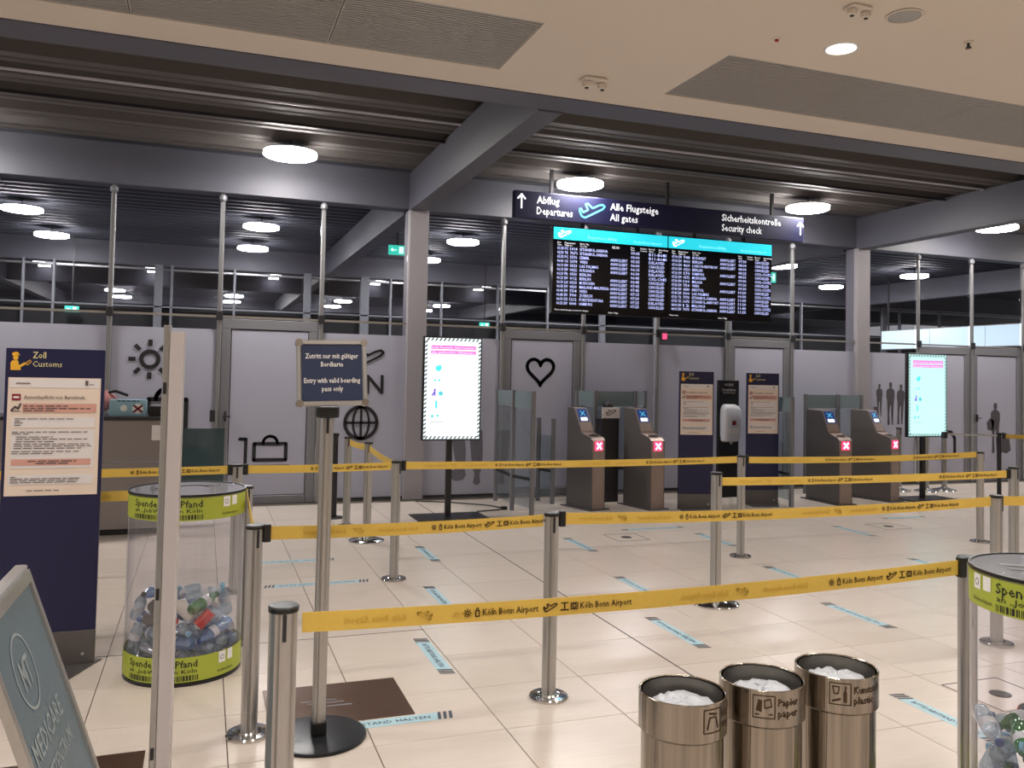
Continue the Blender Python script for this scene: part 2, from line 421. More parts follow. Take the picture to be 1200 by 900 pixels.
# lengthwise beams (along Y)
for n, (xa, xb) in enumerate(((2.475, 2.69), (9.86, 10.09), (-5.0, -4.78), (17.2, 17.43))):
    struct('trim_%d' % (10+n), B().box(xa, xb, 6.34, 10.965, 3.80, 4.305), M['beam'], label='grey lengthwise beam over the ' + ['column by the airplane film', 'column by the right display', 'far left bay', 'far right bay'][n], cat='beam')
    struct('trim_%d' % (20+n), B().box(xa, xb, 11.26, 34, 3.80, 4.305), M['beam'], label='grey lengthwise beam beyond the glass over the ' + ['second bay', 'third bay', 'left bay', 'right bay'][n], cat='beam')
# columns
COLS = [(2.605, .265), (9.965, .26)]
for n, (cx, w_) in enumerate(COLS):
    struct('column', B().box(cx-w_/2, cx+w_/2, 10.90, 11.18, 0, 3.81, .012), M['column'], label=['square grey column left of the left display', 'square grey column between the right gates and right display'][n], cat='column')
for n, x in enumerate((-5.0, 17.3)):
    struct('column', B().box(x-.13, x+.13, 10.9, 11.18, 0, 3.81, .012), M['column'], label=['square grey column far left', 'square grey column far right'][n], cat='column')

# glass wall ------------------------------------------------------------
WY = 10.97
posts = [-4.75, -3.51, -2.29, -1.07, .147, 1.367, 2.605, 3.805, 5.02, 6.21, 7.41, 8.59, 9.965, 11.12, 12.30, 13.50, 14.72, 15.94, 17.16]
doorb = {.147: 1, 3.805: 2, 7.41: 3, 11.12: 4, 12.30: 5}
wall = struct('wall_back', B().box(-5, 17.3, WY, WY+.06, 0, .03), M['frame'], label='glazed partition with frosted film across the hall', cat='wall')
for i, x in enumerate(posts):
    if abs(x-2.605) > .01 and abs(x-9.965) > .01:
        p = obj('post', B().box(x-.028, x+.028, WY-.06, WY-.012, 0, 3.70, .012), M['polegrey'], wall)
        obj('post_head', B().lathe([(.02, 3.70), (.045, 3.73), (.045, 3.77), (.02, 3.80)], 12, x, WY-.036), M['frame'], p)
        obj('bracket', B().box(x-.04, x+.04, WY-.085, WY-.05, 2.25, 2.36, .01), M['darkmetal'], p)
    if i == len(posts)-1: break
    xa, xb = x+.03, posts[i+1]-.03
    if abs(x-2.605) < .01 or abs(x-9.965) < .01: xa = x+.135
    if abs(posts[i+1]-2.605) < .01 or abs(posts[i+1]-9.965) < .01: xb = posts[i+1]-.135
    obj('pane', B().box(xa, xb, WY+.01, WY+.022, 2.145, 3.82), M['gpane'], wall)
    obj('transom', B().box(xa, xb, WY-.02, WY+.005, 2.285, 2.312), M['alu'], wall)
    if x in doorb:
        n = doorb[x]; dn = {1: 'door with the luggage trolley film', 2: 'door with the heart film', 3: 'door behind the customs boards', 4: 'door behind the right display', 5: 'door with the traveller silhouette at far right'}[n]
        root = struct('door_%d' % n, B().box(xa, xb, WY-.03, WY+.03, 2.155, 2.275, .008), M['frame'], label='grey framed ' + dn, cat='door')
        obj('jamb', B().box(xa, xa+.11, WY-.03, WY+.03, 0, 2.153, .008), M['frame'], root)
        obj('jamb', B().box(xb-.11, xb, WY-.03, WY+.03, 0, 2.153, .008), M['frame'], root)
        obj('sill', B().box(xa+.112, xb-.112, WY-.03, WY+.03, 0, .10, .006), M['frame'], root)
        obj('gasket', B().box(xa+.112, xb-.112, WY-.005, WY+.003, .102, 2.15), M['blackmat'], root)
        obj('film_pane', B().box(xa+.122, xb-.122, WY-.016, WY-.006, .112, 2.14), M['film'], root)
        h = obj('handle', B().box(xa+.06, xa+.085, WY-.075, WY-.035, 1.02, 1.14, .006).box(xa+.05, xa+.13, WY-.09, WY-.075, 1.07, 1.09, .004), M['darkmetal'], root)
    else:
        obj('film_panel', B().box(xa, xb, WY-.008, WY+.008, .04, 2.14), M['film'], wall)
        obj('rail', B().box(xa, xb, WY-.025, WY-.010, .02, .045), M['darkmetal'], wall)
# second glazed partition far behind
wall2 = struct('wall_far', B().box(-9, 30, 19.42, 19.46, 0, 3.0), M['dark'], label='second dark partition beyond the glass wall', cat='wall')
obj('transom', B().box(-9, 30, 19.36, 19.41, 3.72, 3.76), M['polegrey'], wall2)
for x, w_ in ((-3.5, .05), (-2.95, .05), (-.98, .16), (-.72, .05), (.549, .05), (2.1, .16), (3.38, .2), (3.98, .05), (5.2, .05), (6.6, .05), (7.9, .05), (9.4, .16), (10.9, .05), (13.2, .05), (15.5, .05), (18.4, .16), (18.98, .05), (20.5, .05)):
    obj('post', B().box(x-w_/2, x+w_/2, 19.3, 19.4, 0, 3.83, .01), M['farcol'], wall2)
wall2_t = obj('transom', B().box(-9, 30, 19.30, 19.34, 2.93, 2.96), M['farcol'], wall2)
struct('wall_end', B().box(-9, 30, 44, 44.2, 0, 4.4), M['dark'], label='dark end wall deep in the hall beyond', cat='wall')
# enclosure outside the frame
struct('wall_rear', B().box(-9, 24, -7.2, -7, 0, 4), M['cream'], label='cream wall behind the viewer', cat='wall')

# light box beyond the glass on the right
t = thing('light_box', 'long pale blue light box beyond the glass at right', 'light box', (15.8, 14.8, 0))
obj('housing', B().box(.0, .12, -2.6, 1.9, 2.46, 2.94), M['alu'], t)
for k in range(3): obj('light_panel', B().box(-.012, -.002, -2.58+k*1.49, -2.58+k*1.49+1.47, 2.48, 2.92), M['lightbox'], t)
for k in (-2.4, 1.7): obj('hanger', B().box(.04, .07, k, k+.03, 2.94, 4.3), M['darkmetal'], t)

# round ceiling lamps
def lamp_proto():
    t = thing('ceiling_lamp', '', 'ceiling lamp')
    obj('housing', B().lathe([(.10, .03), (.285, .022), (.296, .002), (.29, 0)], 36, cap1=True), M['frame'], t, True)
    obj('diffuser', B().lathe([(.300, .0), (.300, -.040), (.27, -.052), (.05, -.056)], 36), M['disc'], t, True)
    obj('stem', B().lathe([(.012, .035), (.012, .16)], 8), M['darkmetal'], t)
    return t
lp = None
LX = {-2.83: 'far left', .85: 'left', 4.52: 'middle', 8.13: 'right', 11.8: 'far right', 15.5: 'outermost right'}
rowname = {10.02: 'round white lamp before the glass wall, %s', 15.35: 'round white lamp in nearer row beyond glass, %s', 18.15: 'round white lamp in second row beyond glass, %s', 30.2: 'small distant round lamp, nearer of its pair, %s', 32.8: 'small distant round lamp, farther of its pair, %s'}
for y in (10.02, 15.35, 18.15, 30.2, 32.8):
    for x in LX:
        if y > 20 and x > 9: continue
        lb = rowname[y] % (LX[x]+' one')
        if lp is None: lp = lamp_proto(); lp.location = (x, y, 4.17); lp['label'] = lb; lp['group'] = 'round ceiling lamps'
        else: copy_tree(lp, (x, y, 4.17), 0, lb, 'round ceiling lamps')
sp = None
for x, lb in ((-3.9, 'far left'), (-1.37, 'left'), (1.7, 'second from left'), (4.52, 'middle'), (7.62, 'right of middle'), (10.7, 'right'), (13.8, 'far right'), (18.9, 'outermost')):
    for k, y in enumerate((20.8, 22.1, 23.4, 24.7-.55)):
        label = 'flat spot lamp beyond the glass, %s string, %s' % (lb, ('nearest', 'second', 'third', 'farthest')[k])
        if sp is None:
            sp = thing('spot_lamp', label, 'spot lamp', (x, y, 4.17), 0, 'small spot lamps beyond the glass')
            obj('body', B().box(-.13, .13, -.06, .06, 0, .03), M['spot'], sp); obj('stem', B().box(-.01, .01, -.01, .01, .03, .225), M['darkmetal'], sp)
        else: copy_tree(sp, (x, y, 4.17), 0, label)

# downlights in the cream ceiling
first = None
for i, (x, y) in enumerate(DOWN):
    if not in_view(x, y, CZ, 0) : continue
    t = thing('downlight', 'round recessed downlight in the cream ceiling', 'downlight', (x, y, CZ))
    obj('rim', B().lathe([(.085, -.001), (.105, -.006), (.112, 0)], 28, cap0=False, cap1=False), M['whiteplastic'], t, True)
    obj('reflector', B().lathe([(.098, -.0005), (.098, -.003), (.05, -.0035)], 28), M['downem'], t)
t = thing('ceiling_speaker', 'round flush loudspeaker grille in the cream ceiling', 'speaker', (3.818, 3.862, CZ))
obj('rim', B().lathe([(.098, 0), (.104, -.006), (.094, -.009), (.094, -.004)], 28), M['cream'], t, True)
obj('mesh_cover', B().lathe([(.09, -.004), (.09, -.007), (.04, -.010)], 28), M['grille'], t, True)
def detector(x, y, lb, s=1.0):
    t = thing('emergency_light', lb, 'emergency light', (x, y, CZ))
    obj('base', B().box(-.075*s, .075*s, -.05*s, .05*s, -.022*s, 0, .015*s), M['cream'], t)
    for k in (-1, 1):
        h = obj('lamp_head', B().lathe([(.02*s, -.022*s), (.028*s, -.03*s), (.026*s, -.055*s), (.012*s, -.06*s)], 14, k*.05*s, -.01), M['cream'], t, True)
        obj('lens', B().lathe([(.013*s, -.0602*s), (.010*s, -.066*s)], 10, k*.05*s, -.01), M['black'], h)
detector(3.49, 3.88, 'small cream twin head emergency light beside the loudspeaker grille')
detector(2.60, 5.55, 'larger cream twin head emergency light near the ceiling edge', 1.25)
t = thing('ceiling_sprinkler', 'small dark sprinkler head right of the loudspeaker grille', 'sprinkler', (4.485, 4.012, CZ))
obj('rose', B().lathe([(.03, 0), (.03, -.006), (.012, -.010)], 16), M['cream'], t); obj('head', B().lathe([(.009, -.010), (.009, -.035), (.018, -.037), (.018, -.042)], 12), M['darkmetal'], t)
t = thing('ceiling_sensor', 'tiny ceiling sensor left of the recessed downlight', 'sensor', (3.345, 4.43, CZ))
obj('rose', B().lathe([(.028, 0), (.028, -.004), (.02, -.008)], 16), M['cream'], t); obj('probe', B().lathe([(.012, -.008), (.012, -.02)], 10), M['maroon'], t)

# exit signs beyond the glass
for (px, py, Y, w_, h_), lb in (((466, 293, 15, .32, .17), 'green exit sign left of the square column'), ((568, 381, 19.2, .24, .12), 'small green exit sign low beyond the left display'), ((84, 362, 19.2, .26, .12), 'small green exit sign above the customs board'), ((905, 325, 15, .2, .22), 'green exit sign at the right edge of the flight board')):
    c = pY(px, py, Y); t = thing('exit_sign', lb, 'exit sign', (c.x, Y, c.z-h_/2))
    obj('case', B().box(-w_/2, w_/2, 0, .05, 0, h_, .006), M['exitg'], t)
    sh = arrow_up(0, 0, h_*.5, h_*.09); sh = xf(sh, rot=PI/2, dx=-w_*.22, dy=h_/2)+poly([(w_*.08, h_*.15), (w_*.34, h_*.15), (w_*.34, h_*.85), (w_*.08, h_*.85)])
    obj('pictogram', B().flat(sh, fm_front(0, 0, 0, .002)), M['exitw'], t)
    obj('hanger', B().box(-.01, .01, .02, .035, h_, 4.405-c.z+h_/2), M['darkmetal'], t)
c = pY(777, 393, 10.9)
t = thing('signal_lamp', 'small red signal lamp on the glass wall rail below the flight board', 'signal lamp', (6.27, 10.86, 2.2))
obj('case', B().box(-.05, .05, -.03, .03, 0, .13, .01), M['darkmetal'], t); obj('lens', B().box(-.035, .035, -.036, -.031, .02, .10), M['redglow'], t)

# ================================================================== FILM GRAPHICS (flat film stuck on the partition)
gf = WY-.0195
def fmw(u, v): return (u, gf, v)
def film(name, lb, sh, m=None, yy=None):
    b = B().flat(sh, (lambda u, v: (u, yy if yy else gf, v)))
    # give the film its real thin body
    o = obj(name, b, m or M['blackmat']); return tag(o, lb, 'film graphic')
film('sun_graphic', 'black sun symbol on the frosted film above the counter', sun(-.62, 1.755, .235, .048))
film('bag_graphic', 'black bag symbol on the frosted film behind the grey upright', stroke([(-.62, .85), (-.62, 1.28), (-.2, 1.28), (-.2, .85), (-.62, .85)], .05)+arc(-.41, 1.28, .13, 0, 180, .05))
film('trolley_graphic', 'black luggage trolley symbol on the left frosted door', stroke([(.43, .80), (.50, .80), (.50, .46), (1.02, .46)], .04)+stroke([(.60, .54), (.98, .54), (.98, .74), (.60, .74), (.60, .54)], .045)+arc(.79, .75, .085, 0, 180, .035)+disc(.64, .41, .035)+disc(.92, .41, .035))
film('airplane_graphic', 'black airplane outline on the film beside the column', plane_icon(1.97, 1.83, .42, .03))
film('letters_graphic', 'large black letters CGN on the film beside the column', text('CGN', .345, 2.19, 1.38, 'r', bold=.012))
def globe(cx, cy, r, wd):
    o = ring(cx, cy, r, wd)+stroke([(cx-r, cy), (cx+r, cy)], wd*.7, False)+stroke([(cx, cy-r), (cx, cy+r)], wd*.7, False)
    o += ring(cx, cy, r*.5, wd*.7, ry=r)
    return o
film('globe_graphic', 'black globe symbol on the film behind the boarding pass sign', globe(1.91, 1.0, .205, .045))
def heart(cx, cy, w_, wd):
    pts = []
    for i in range(33):
        t_ = 2*PI*i/32; x = 16*math.sin(t_)**3; y = 13*math.cos(t_)-5*math.cos(2*t_)-2*math.cos(3*t_)-math.cos(4*t_)
        pts.append((cx+x/32*w_, cy+y/32*w_))
    return stroke(pts, wd)
film('heart_graphic', 'black heart outline on the frosted door', heart(4.385, 1.73, .40, .05))
def person_sil(cx, z0, h, lean=0, arms=True, case=False):
    P = [(-.05, 0), (-.02, .02), (-.035, .26), (-.01, .45), (.0, .47), (.015, .45), (.02, .24), (.04, .02), (.085, 0), (.075, .05), (.085, .28), (.10, .50), (.105, .58), (.125, .66), (.12, .80), (.075, .845), (.03, .86), (.03, .875), (.045, .91), (.045, .97), (.02, 1.0), (-.02, 1.0), (-.045, .97), (-.045, .91), (-.03, .875), (-.03, .86), (-.08, .845), (-.12, .80), (-.125, .66), (-.10, .58), (-.095, .50), (-.085, .28), (-.085, .05), (-.09, .0)]
    o = poly([(cx+(x+lean*y)*h, z0+y*h) for x, y in P])
    if case: o += poly([(cx-.22*h, z0), (cx-.08*h, z0), (cx-.08*h, z0+.3*h), (cx-.22*h, z0+.3*h)])
    return o
film('silhouette_graphic', 'dark silhouette of three standing people on the film by the right display', person_sil(10.34, .98+.12, .53, 0, case=True)+person_sil(10.57, .96, .70)+person_sil(10.77, .97, .66, .03), M['silh'], WY-.0105)
film('silhouette_graphic', 'dark silhouette of a traveller with a suitcase on the far right door', person_sil(12.86, .48, .86, .0)+poly([(12.98, .50), (13.12, .47), (13.22, .52), (13.17, .80), (13.02, .84)])+poly([(12.66, 1.0), (12.74, 1.08), (12.84, 1.02), (12.80, .86), (12.68, .88)]), M['silh'])
film('silhouette_graphic', 'faded silhouette of two legs on the film behind the left display', poly([(3.12, .9), (3.30, .9), (3.33, .62), (3.32, .38), (3.34, .30), (3.30, .24), (3.20, .22), (3.14, .25), (3.13, .38), (3.16, .36), (3.20, .42), (3.16, .62)])+poly([(3.37, .9), (3.56, .9), (3.57, .62), (3.56, .40), (3.53, .30), (3.54, .19), (3.49, .16), (3.44, .19), (3.46, .31), (3.42, .42), (3.40, .62)]), M['silhl'], WY-.0105)
film('case_graphic', 'black rounded bag handle symbol on the film under the right display', stroke([(11.33, .84), (11.86, .84), (11.94, .74), (11.94, .5), (11.86, .42), (11.40, .42), (11.33, .5), (11.33, .84)], .06))

# ================================================================== OVERHEAD SIGN AND FLIGHT BOARD
SY = 10.0
def X10(px, py=245): return pY(px, py, SY).x
t = thing('overhead_sign', 'long navy hanging sign for departures and security check', 'sign', (5.83, SY, 3.65))
obj('panel', B().box(-2.22, 2.22, 0, .10, 0, .345, .01), M['navysign'], t)
b = B(); fm = lambda u, v: (u-5.83, -.003, v)
sh = arrow_up(X10(611), .21, .17, .022)+text('Abflug', .135, X10(629), .20, 'l', .31, .010)+text('Departures', .135, X10(629), .06, 'l', .50, .006)
sh += text('Alle Flugsteige', .135, X10(715), .20, 'l', .72, .010)+text('All gates', .135, X10(715), .06, 'l', .41, .006)
sh += text('Sicherheitskontrolle', .135, X10(846), .20, 'l', .98, .010)+text('Security check', .135, X10(846), .06, 'l', .66, .006)+arrow_up(X10(938), .19, .17, .022)
obj('lettering', b.flat(sh, fm), M['signtext'], t)
obj('airplane_symbol', B().flat(plane_icon(X10(694), .165, .36, .022), fm), M['signcyan'], t)
for x in (-1.7, 0, 1.7): obj('hanger', B().box(x-.02, x+.02, .03, .07, .345, .66), M['darkmetal'], t)
ROWS1 = [('01:35', 'PC', '1014', 'ISTANBUL-SABIHA', '', '09:05', 'B11-B64', 'B03'), ('02:50', 'TK', '7671', 'ISTANBUL-SABIHA', '', '03:00', 'B11-B64', 'B04'), ('05:55', 'PC', '5576', 'IZMIR', 'ANNULLIERT', '05:35', 'DELAYED', ''), ('06:00', 'OS', '2074', 'WIEN', 'ANNULLIERT', '06:00', 'CANCELLED', ''),
 ('06:10', 'EW', '0533', 'LAS PALMAS', 'ANNULLIERT', '06:15', 'DELAYED', ''), ('06:15', 'EW', '0022', 'HURGHADA', 'ANNULLIERT', '06:30', 'DELAYED', ''), ('06:20', 'FR', '0530', 'BERLIN', '', '06:45', 'C02-C08', 'C75'), ('06:25', 'EW', '012', 'BERLIN', 'ANNULLIERT', '06:45', 'CANCELLED', ''),
 ('06:30', 'LH', '0533', 'MUENCHEN', 'ANNULLIERT', '07:05', 'CANCELLED', ''), ('06:35', 'EW', '0820', 'MAILAND-MALPENSA', 'ANNULLIERT', '07:45', 'CANCELLED', ''), ('06:40', 'EW', '754', 'WIEN', 'ANNULLIERT', '07:15', 'CANCELLED', ''), ('06:45', 'EW', '700', 'ZUERICH', 'ANNULLIERT', '07:20', 'CANCELLED', ''),
 ('06:50', 'DE', '1212', 'FUERTEVENTURA', 'ANNULLIERT', '07:25', 'DELAYED', ''), ('06:55', 'EW', '000', 'HAMBURG', 'ANNULLIERT', '07:25', 'CANCELLED', '')]
ROWS2 = [('07:00', 'EW', '748', 'BUDAPEST', 'ANNULLIERT', '07:30', 'CANCELLED', ''), ('07:05', 'EW', '8001', 'BERLIN', 'ANNULLIERT', '08:00', 'CANCELLED', ''), ('07:10', 'EW', '460', 'LONDON-HEATHROW', 'ANNULLIERT', '08:00', 'CANCELLED', ''), ('07:15', 'EW', '0321', 'BERLIN', '', '08:25', 'C02-C07', 'C2'),
 ('07:20', 'EW', '570', 'HAMBURG', 'ANNULLIERT', '08:55', 'CANCELLED', ''), ('07:25', 'EW', '0572', 'MUENCHEN', '', '09:00', 'C02-C07', 'C2'), ('07:30', 'EW', '100', 'MALAGA', 'ANNULLIERT', '09:20', 'CANCELLED', ''), ('07:35', 'EW', '750', 'WIEN', '', '09:30', 'C02-C07', 'C2'),
 ('07:40', 'EW', '4380', 'BRISTOL', 'ANNULLIERT', '10:20', 'CANCELLED', ''), ('07:45', 'EW', '500', 'LAS PALMAS', '', '10:30', 'C02-C07', 'C2'), ('07:50', 'TK', '7770', 'ISTANBUL-SABIHA', 'ANNULLIERT', '11:05', 'CANCELLED', ''), ('07:55', 'TK', '1675', 'ISTANBUL-AIRPORT', 'ANNULLIERT', '11:20', 'CANCELLED', ''),
 ('08:00', 'EW', '12', 'MALLORCA', 'ANNULLIERT', '11:40', 'C02-C07', 'C2'), ('08:05', 'EW', '7070', 'ISTANBUL-SABIHA', 'ANNULLIERT', '11:55', 'CANCELLED', '')]
for n, (xc, rows, lb) in enumerate(((4.985, ROWS1, 'left half of the hanging black flight board with cyan header'), (6.665, ROWS2, 'right half of the hanging black flight board with cyan header'))):
    t = thing('flight_board', lb, 'flight board', (xc, SY, 2.466), group='flight board halves')
    W2 = .836; Hh = 1.11
    obj('case', B().box(-W2, W2, .004, .12, 0, Hh, .006), M['scrblack'], t)
    obj('header', B().flat(rect(-W2+.004, Hh-.165, W2-.004, Hh-.008), fm_front(0, 0, 0, .001)), M['cyan'], t)
    hs = text('Departures Abflug', .055, -.35, Hh-.13, 'l', .42)+text('Koeln Bonn Airport', .05, .32, Hh-.14, 'l', .42)
    obj('header_text', B().flat(hs, fm_front(0, 0, 0, .003)), M['scrpale'], t)
    obj('airplane_symbol', B().flat(plane_icon(-.68, Hh-.09, .17, .014), fm_front(0, 0, 0, .003)), M['scrwhite'], t)
    cols = {0: (-.78, .09), 1: (-.675, .05), 2: (-.60, .10), 3: (-.46, None), 4: (-.02, .25), 5: (.28, .13), 6: (.55, .24), 7: (.77, .05)}
    hd = B()
    for cx_, a_, b_ in ((-.78, 'Zeit', 'Time'), (-.675, 'Flugnummer', 'Flight no.'), (-.46, 'Nach / Via', 'To / Via'), (.28, 'Neu', 'New'), (.42, 'Schalter', 'Counter'), (.55, 'Bereich', 'Gates'), (.70, 'Bemerkung', 'Info')):
        hd.flat(text(a_, .030, cx_, Hh-.215)+text(b_, .030, cx_, Hh-.245), fm_front(0, 0, 0, .003))
    hd.flat(text('05:06' if n == 0 else ' ', .05, .0, Hh-.235), fm_front(0, 0, 0, .003))
    hd.flat(text('Please check the gate screens for changes' if n == 0 else 'Please note', .028, -.8, .03)+text('Seite 1 Page', .03, -.04 , .02), fm_front(0, 0, 0, .003))
    obj('column_headings', hd, M['scrwhite'], t)
    for r, row in enumerate(rows):
        z = Hh-.295-r*.0545; bb = B()
        for k, s in enumerate(row):
            if not s: continue
            cx_, w_ = cols[k]; sh = text(s, .052, cx_, z, 'l', w_ if w_ else len(s)*.0265, .014); bb.flat(sh, fm_front(0, 0, 0, .003))
        obj('flight_row', bb, M['scrtext'], t)
    for x in (-.4, .4): obj('hanger', B().box(x-.025, x+.025, .05, .09, Hh, 1.18), M['darkmetal'], t)

# ================================================================== BARRIER POSTS
def post_section(r, n=32):
    P = []
    for i in range(n):
        a = 2*PI*i/n; k = i % 8; rr = r if k not in (4,) else r*.80
        P.append((rr*math.cos(a+.3), rr*math.sin(a+.3)))
    return P
def make_post(r=.037, h=.945, base='disc', label=''):
    t = thing('barrier_post', label, 'barrier post', group=None)
    sec = post_section(r)
    if base == 'disc':
        obj('base', B().lathe([(.100, 0), (.101, .010), (.096, .016), (.060, .019), (.054, .026), (.044, .028)], 40), M['chrome'], t, True)
        z0 = .028
    else:
        obj('base', B().lathe([(.172, 0), (.174, .010), (.168, .016), (.10, .034), (.048, .052), (.044, .06)], 44), M['chrome'], t, True)
        z0 = .06
    obj('pole', B().prism(sec, z0, h-.018), M['alu'], t, True)
    obj('cap', B().lathe([(r+.003, h-.018), (r+.004, h-.004), (r, h), (r*.6, h+.001)], 28), M['black'], t, True)
    obj('slot', B().box(-.006, .006, -r-.002, -r+.006, h-.10, h-.02), M['darkmetal'], t)
    return t
pd = make_post(); pc = make_post(r=.040, h=.965, base='cone'); big = make_post(r=.042)
PD = [(1.712, 4.08, 'metal barrier post with small disc base, standing left of the three bins'), (.237, 4.06, 'brushed metal barrier post in front of the left donation tube'), (1.47, 6.74, 'brushed metal barrier post left of the left display pole'), (4.75, 6.76, 'brushed metal barrier post in front of the second small customs board'),
      (4.80, 4.08, 'brushed metal barrier post behind the right donation tube seen through it'), (7.70, 6.74, 'barrier post with chrome foot before the far right door'), (.25, 6.68, 'barrier post behind the left donation tube before the trolley door'), (.262, 5.44, 'barrier post half hidden between the left tube and the nearest post row'), (2.97, 2.66, 'barrier post directly behind the wall of the right donation tube')]
for i, (x, y, lb) in enumerate(PD):
    if i == 0: pd.location = (x, y, 0); pd['label'] = lb
    else: copy_tree(pd, (x, y, 0), .35*(i % 3), lb)
big.location = (.246, 2.66, 0); big['label'] = 'nearest thick barrier post at lower left with a black cap'
PC = [(3.58, 5.40, 'barrier post with a wide cone base behind the long front belt'), (6.43, 5.30, 'barrier post near the right edge at the end of the bright yellow belt'), (1.54, 8.35, 'barrier post with a wide cone base in the left background'), (1.45, 9.05, 'barrier post behind the boarding pass sign close to the globe film'),
      (10.44, 10.1, 'cone based barrier post directly under the right display'), (10.82, 10.12, 'cone based barrier post right of the right display pole'), (10.05, 10.25, 'cone based barrier post beside the rightmost gate')]
for i, (x, y, lb) in enumerate(PC):
    if i == 0: pc.location = (x, y, 0); pc['label'] = lb
    else: copy_tree(pc, (x, y, 0), 0, lb)
# dark slim posts
def slim(x, y, lb, h=.95):
    t = thing('barrier_post', lb, 'barrier post', (x, y, 0))
    obj('base', B().lathe([(.12, 0), (.12, .008), (.03, .015)], 28), M['darkmetal'], t, True)
    obj('pole', B().lathe([(.03, .015), (.03, h-.03)], 16), M['darkmetal'], t, True)
    obj('head', B().lathe([(.038, h-.03), (.038, h), (.03, h+.004)], 16), M['black'], t, True); return t
slim(1.42, 9.75, 'thin dark barrier post behind the boarding pass sign pole')
slim(10.96, 9.27, 'thin dark post carrying a silver rail at far right')
t = thing('guide_rail', 'thin silver horizontal rail running from the right display to the dark post', 'rail', (10.45, 9.27, .9))
obj('bar', B().tube([(-.52, 0, .04), (.47, 0, .01)], .014), M['alu'], t)
obj('bracket', B().box(-.57, -.50, -.03, .03, -.02, .07, .008), M['black'], t)

# belts
def belt(p0, p1, label, z=.905, sag=.02, prints=(), ghosts=(), clip=None, wdt=.060, z1=None):
    a = Vector((p0[0], p0[1], 0)); b_ = Vector((p1[0], p1[1], 0)); L = (b_-a).length; d = (b_-a)/L; n = Vector((d.y, -d.x, 0))
    z1 = z if z1 is None else z1
    t = thing('barrier_belt', label, 'belt', ((a.x+b_.x)/2, (a.y+b_.y)/2, z))
    o = Vector(t.location)
    def Z(s): q = s/L; return z+(z1-z)*q-4*sag*q*(1-q)
    N = 24; R = []
    for k in range(N+1):
        s = L*k/N; c = a+d*s; tw = .0015*math.sin(k*1.3)
        R.append([tuple(c+n*.001+Vector((0, 0, Z(s)-wdt/2))-o+n*tw), tuple(c+n*.001+Vector((0, 0, Z(s)+wdt/2))-o), tuple(c-n*.001+Vector((0, 0, Z(s)+wdt/2))-o), tuple(c-n*.001+Vector((0, 0, Z(s)-wdt/2))-o+n*tw)])
    obj('strap', B().rings(R), M['yellow'], t)
    def fm(u, v): c = a+d*u+n*.0035; return tuple(Vector((c.x, c.y, Z(u)+v))-o)
    if prints:
        sh = []
        for u in prints:
            if u+.61 > L: 
                pass
            sh += sun(u+.012, 0, .014, .004)+stroke([(u+.040, -.012), (u+.040, .006), (u+.052, .006), (u+.052, -.012), (u+.040, -.012)], .004)+stroke([(u+.043, .006), (u+.043, .014), (u+.049, .014), (u+.049, .006)], .003)
            sh += text('Köln Bonn Airport', .030, u+.064, -.010, 'l', .195, .014)
            sh += plane_icon(u+.302, 0, .048, .0045)+stroke([(u+.342, .012), (u+.366, .012)], .004)+stroke([(u+.354, .012), (u+.354, -.006)], .005)+stroke([(u+.340, -.011), (u+.368, -.011)], .005)
            sh += stroke([(u+.378, -.010), (u+.378, .010), (u+.402, .010), (u+.402, -.010), (u+.378, -.010)], .004)+ring(u+.390, 0, .0065, .004)
            sh += text('Köln Bonn Airport', .030, u+.412, -.010, 'l', .195, .014)
        obj('print', B().flat(sh, fm), M['print_'], t)
    if ghosts:
        sh = []
        for u in ghosts:
            g_ = text('Köln Bonn Airport', .030, 0, -.010, 'l', .195, .014)+text('Köln Bonn Airport', .030, .35, -.010, 'l', .195, .014)+plane_icon(.29, 0, .048, .0045)
            sh += [([(u+.61-x, y) for x, y in vs], fs) for vs, fs in g_]
        obj('faded_print', B().flat(sh, fm), M['ghost'], t)
    cl = []
    if clip in (0, 2): cl.append(0.0)
    if clip in (1, 2): cl.append(L)
    for s in cl:
        c = a+d*s+Vector((0, 0, Z(s)))-o
        ang = math.atan2(d.y, d.x); bb = B().box(-.018, .018, -.016, .016, -.040, .040, .006)
        q = obj('clip', bb, M['black'], t, loc=c, rotz=ang)
    return t
belt((.30, 2.65), (2.925, 2.65), 'longest front yellow belt crossing the whole foreground', .890, .022, (.51, 1.96), (.06, 1.25), 1, z1=.905)
belt((.29, 4.06), (1.665, 4.08), 'yellow belt from the post by the left tube to the post with the disc base', .905, .01, (.78,), (.1,), 0)
belt((1.77, 4.08), (4.75, 4.08), 'yellow belt running right from the middle disc based post', .910, .022, (.70, 2.10), (.03, 1.45), 0, z1=.905)
belt((1.53, 6.75), (4.70, 6.76), 'yellow belt across the gates from left display to customs boards', .905, .012, (.78, 2.21), (.1, 1.5), 0)
belt((4.81, 6.76), (7.66, 6.75), 'rear yellow belt in front of the right gates', .900, .02, (.9, 2.0), (.1,), 0, z1=.915)
belt((3.63, 5.40), (6.38, 5.31), 'bright yellow middle belt from the cone based post to the right', .895, .012, (.75, 2.02), (.08,), 1, z1=.905)
belt((-2.6, 6.70), (.20, 6.68), 'yellow belt passing in front of the metal counter, upper one', .905, .012, (.45, 2.12), (1.2,), 1)
belt((-2.4, 5.46), (.215, 5.44), 'yellow belt passing in front of the metal counter, lower one', .91, .012, (), (.5, 1.3), None)
belt((.31, 6.68), (1.425, 6.74), 'short yellow belt behind the boarding pass sign pole', .905, .006, (.48,), (), 0)
belt((1.47, 6.81), (1.54, 8.30), 'yellow belt running back from the post left of the left display', .905, .01, (), (), None)
belt((1.54, 8.40), (1.46, 9.00), 'short rear yellow belt behind the boarding pass sign', .91, .01, (), (), None)
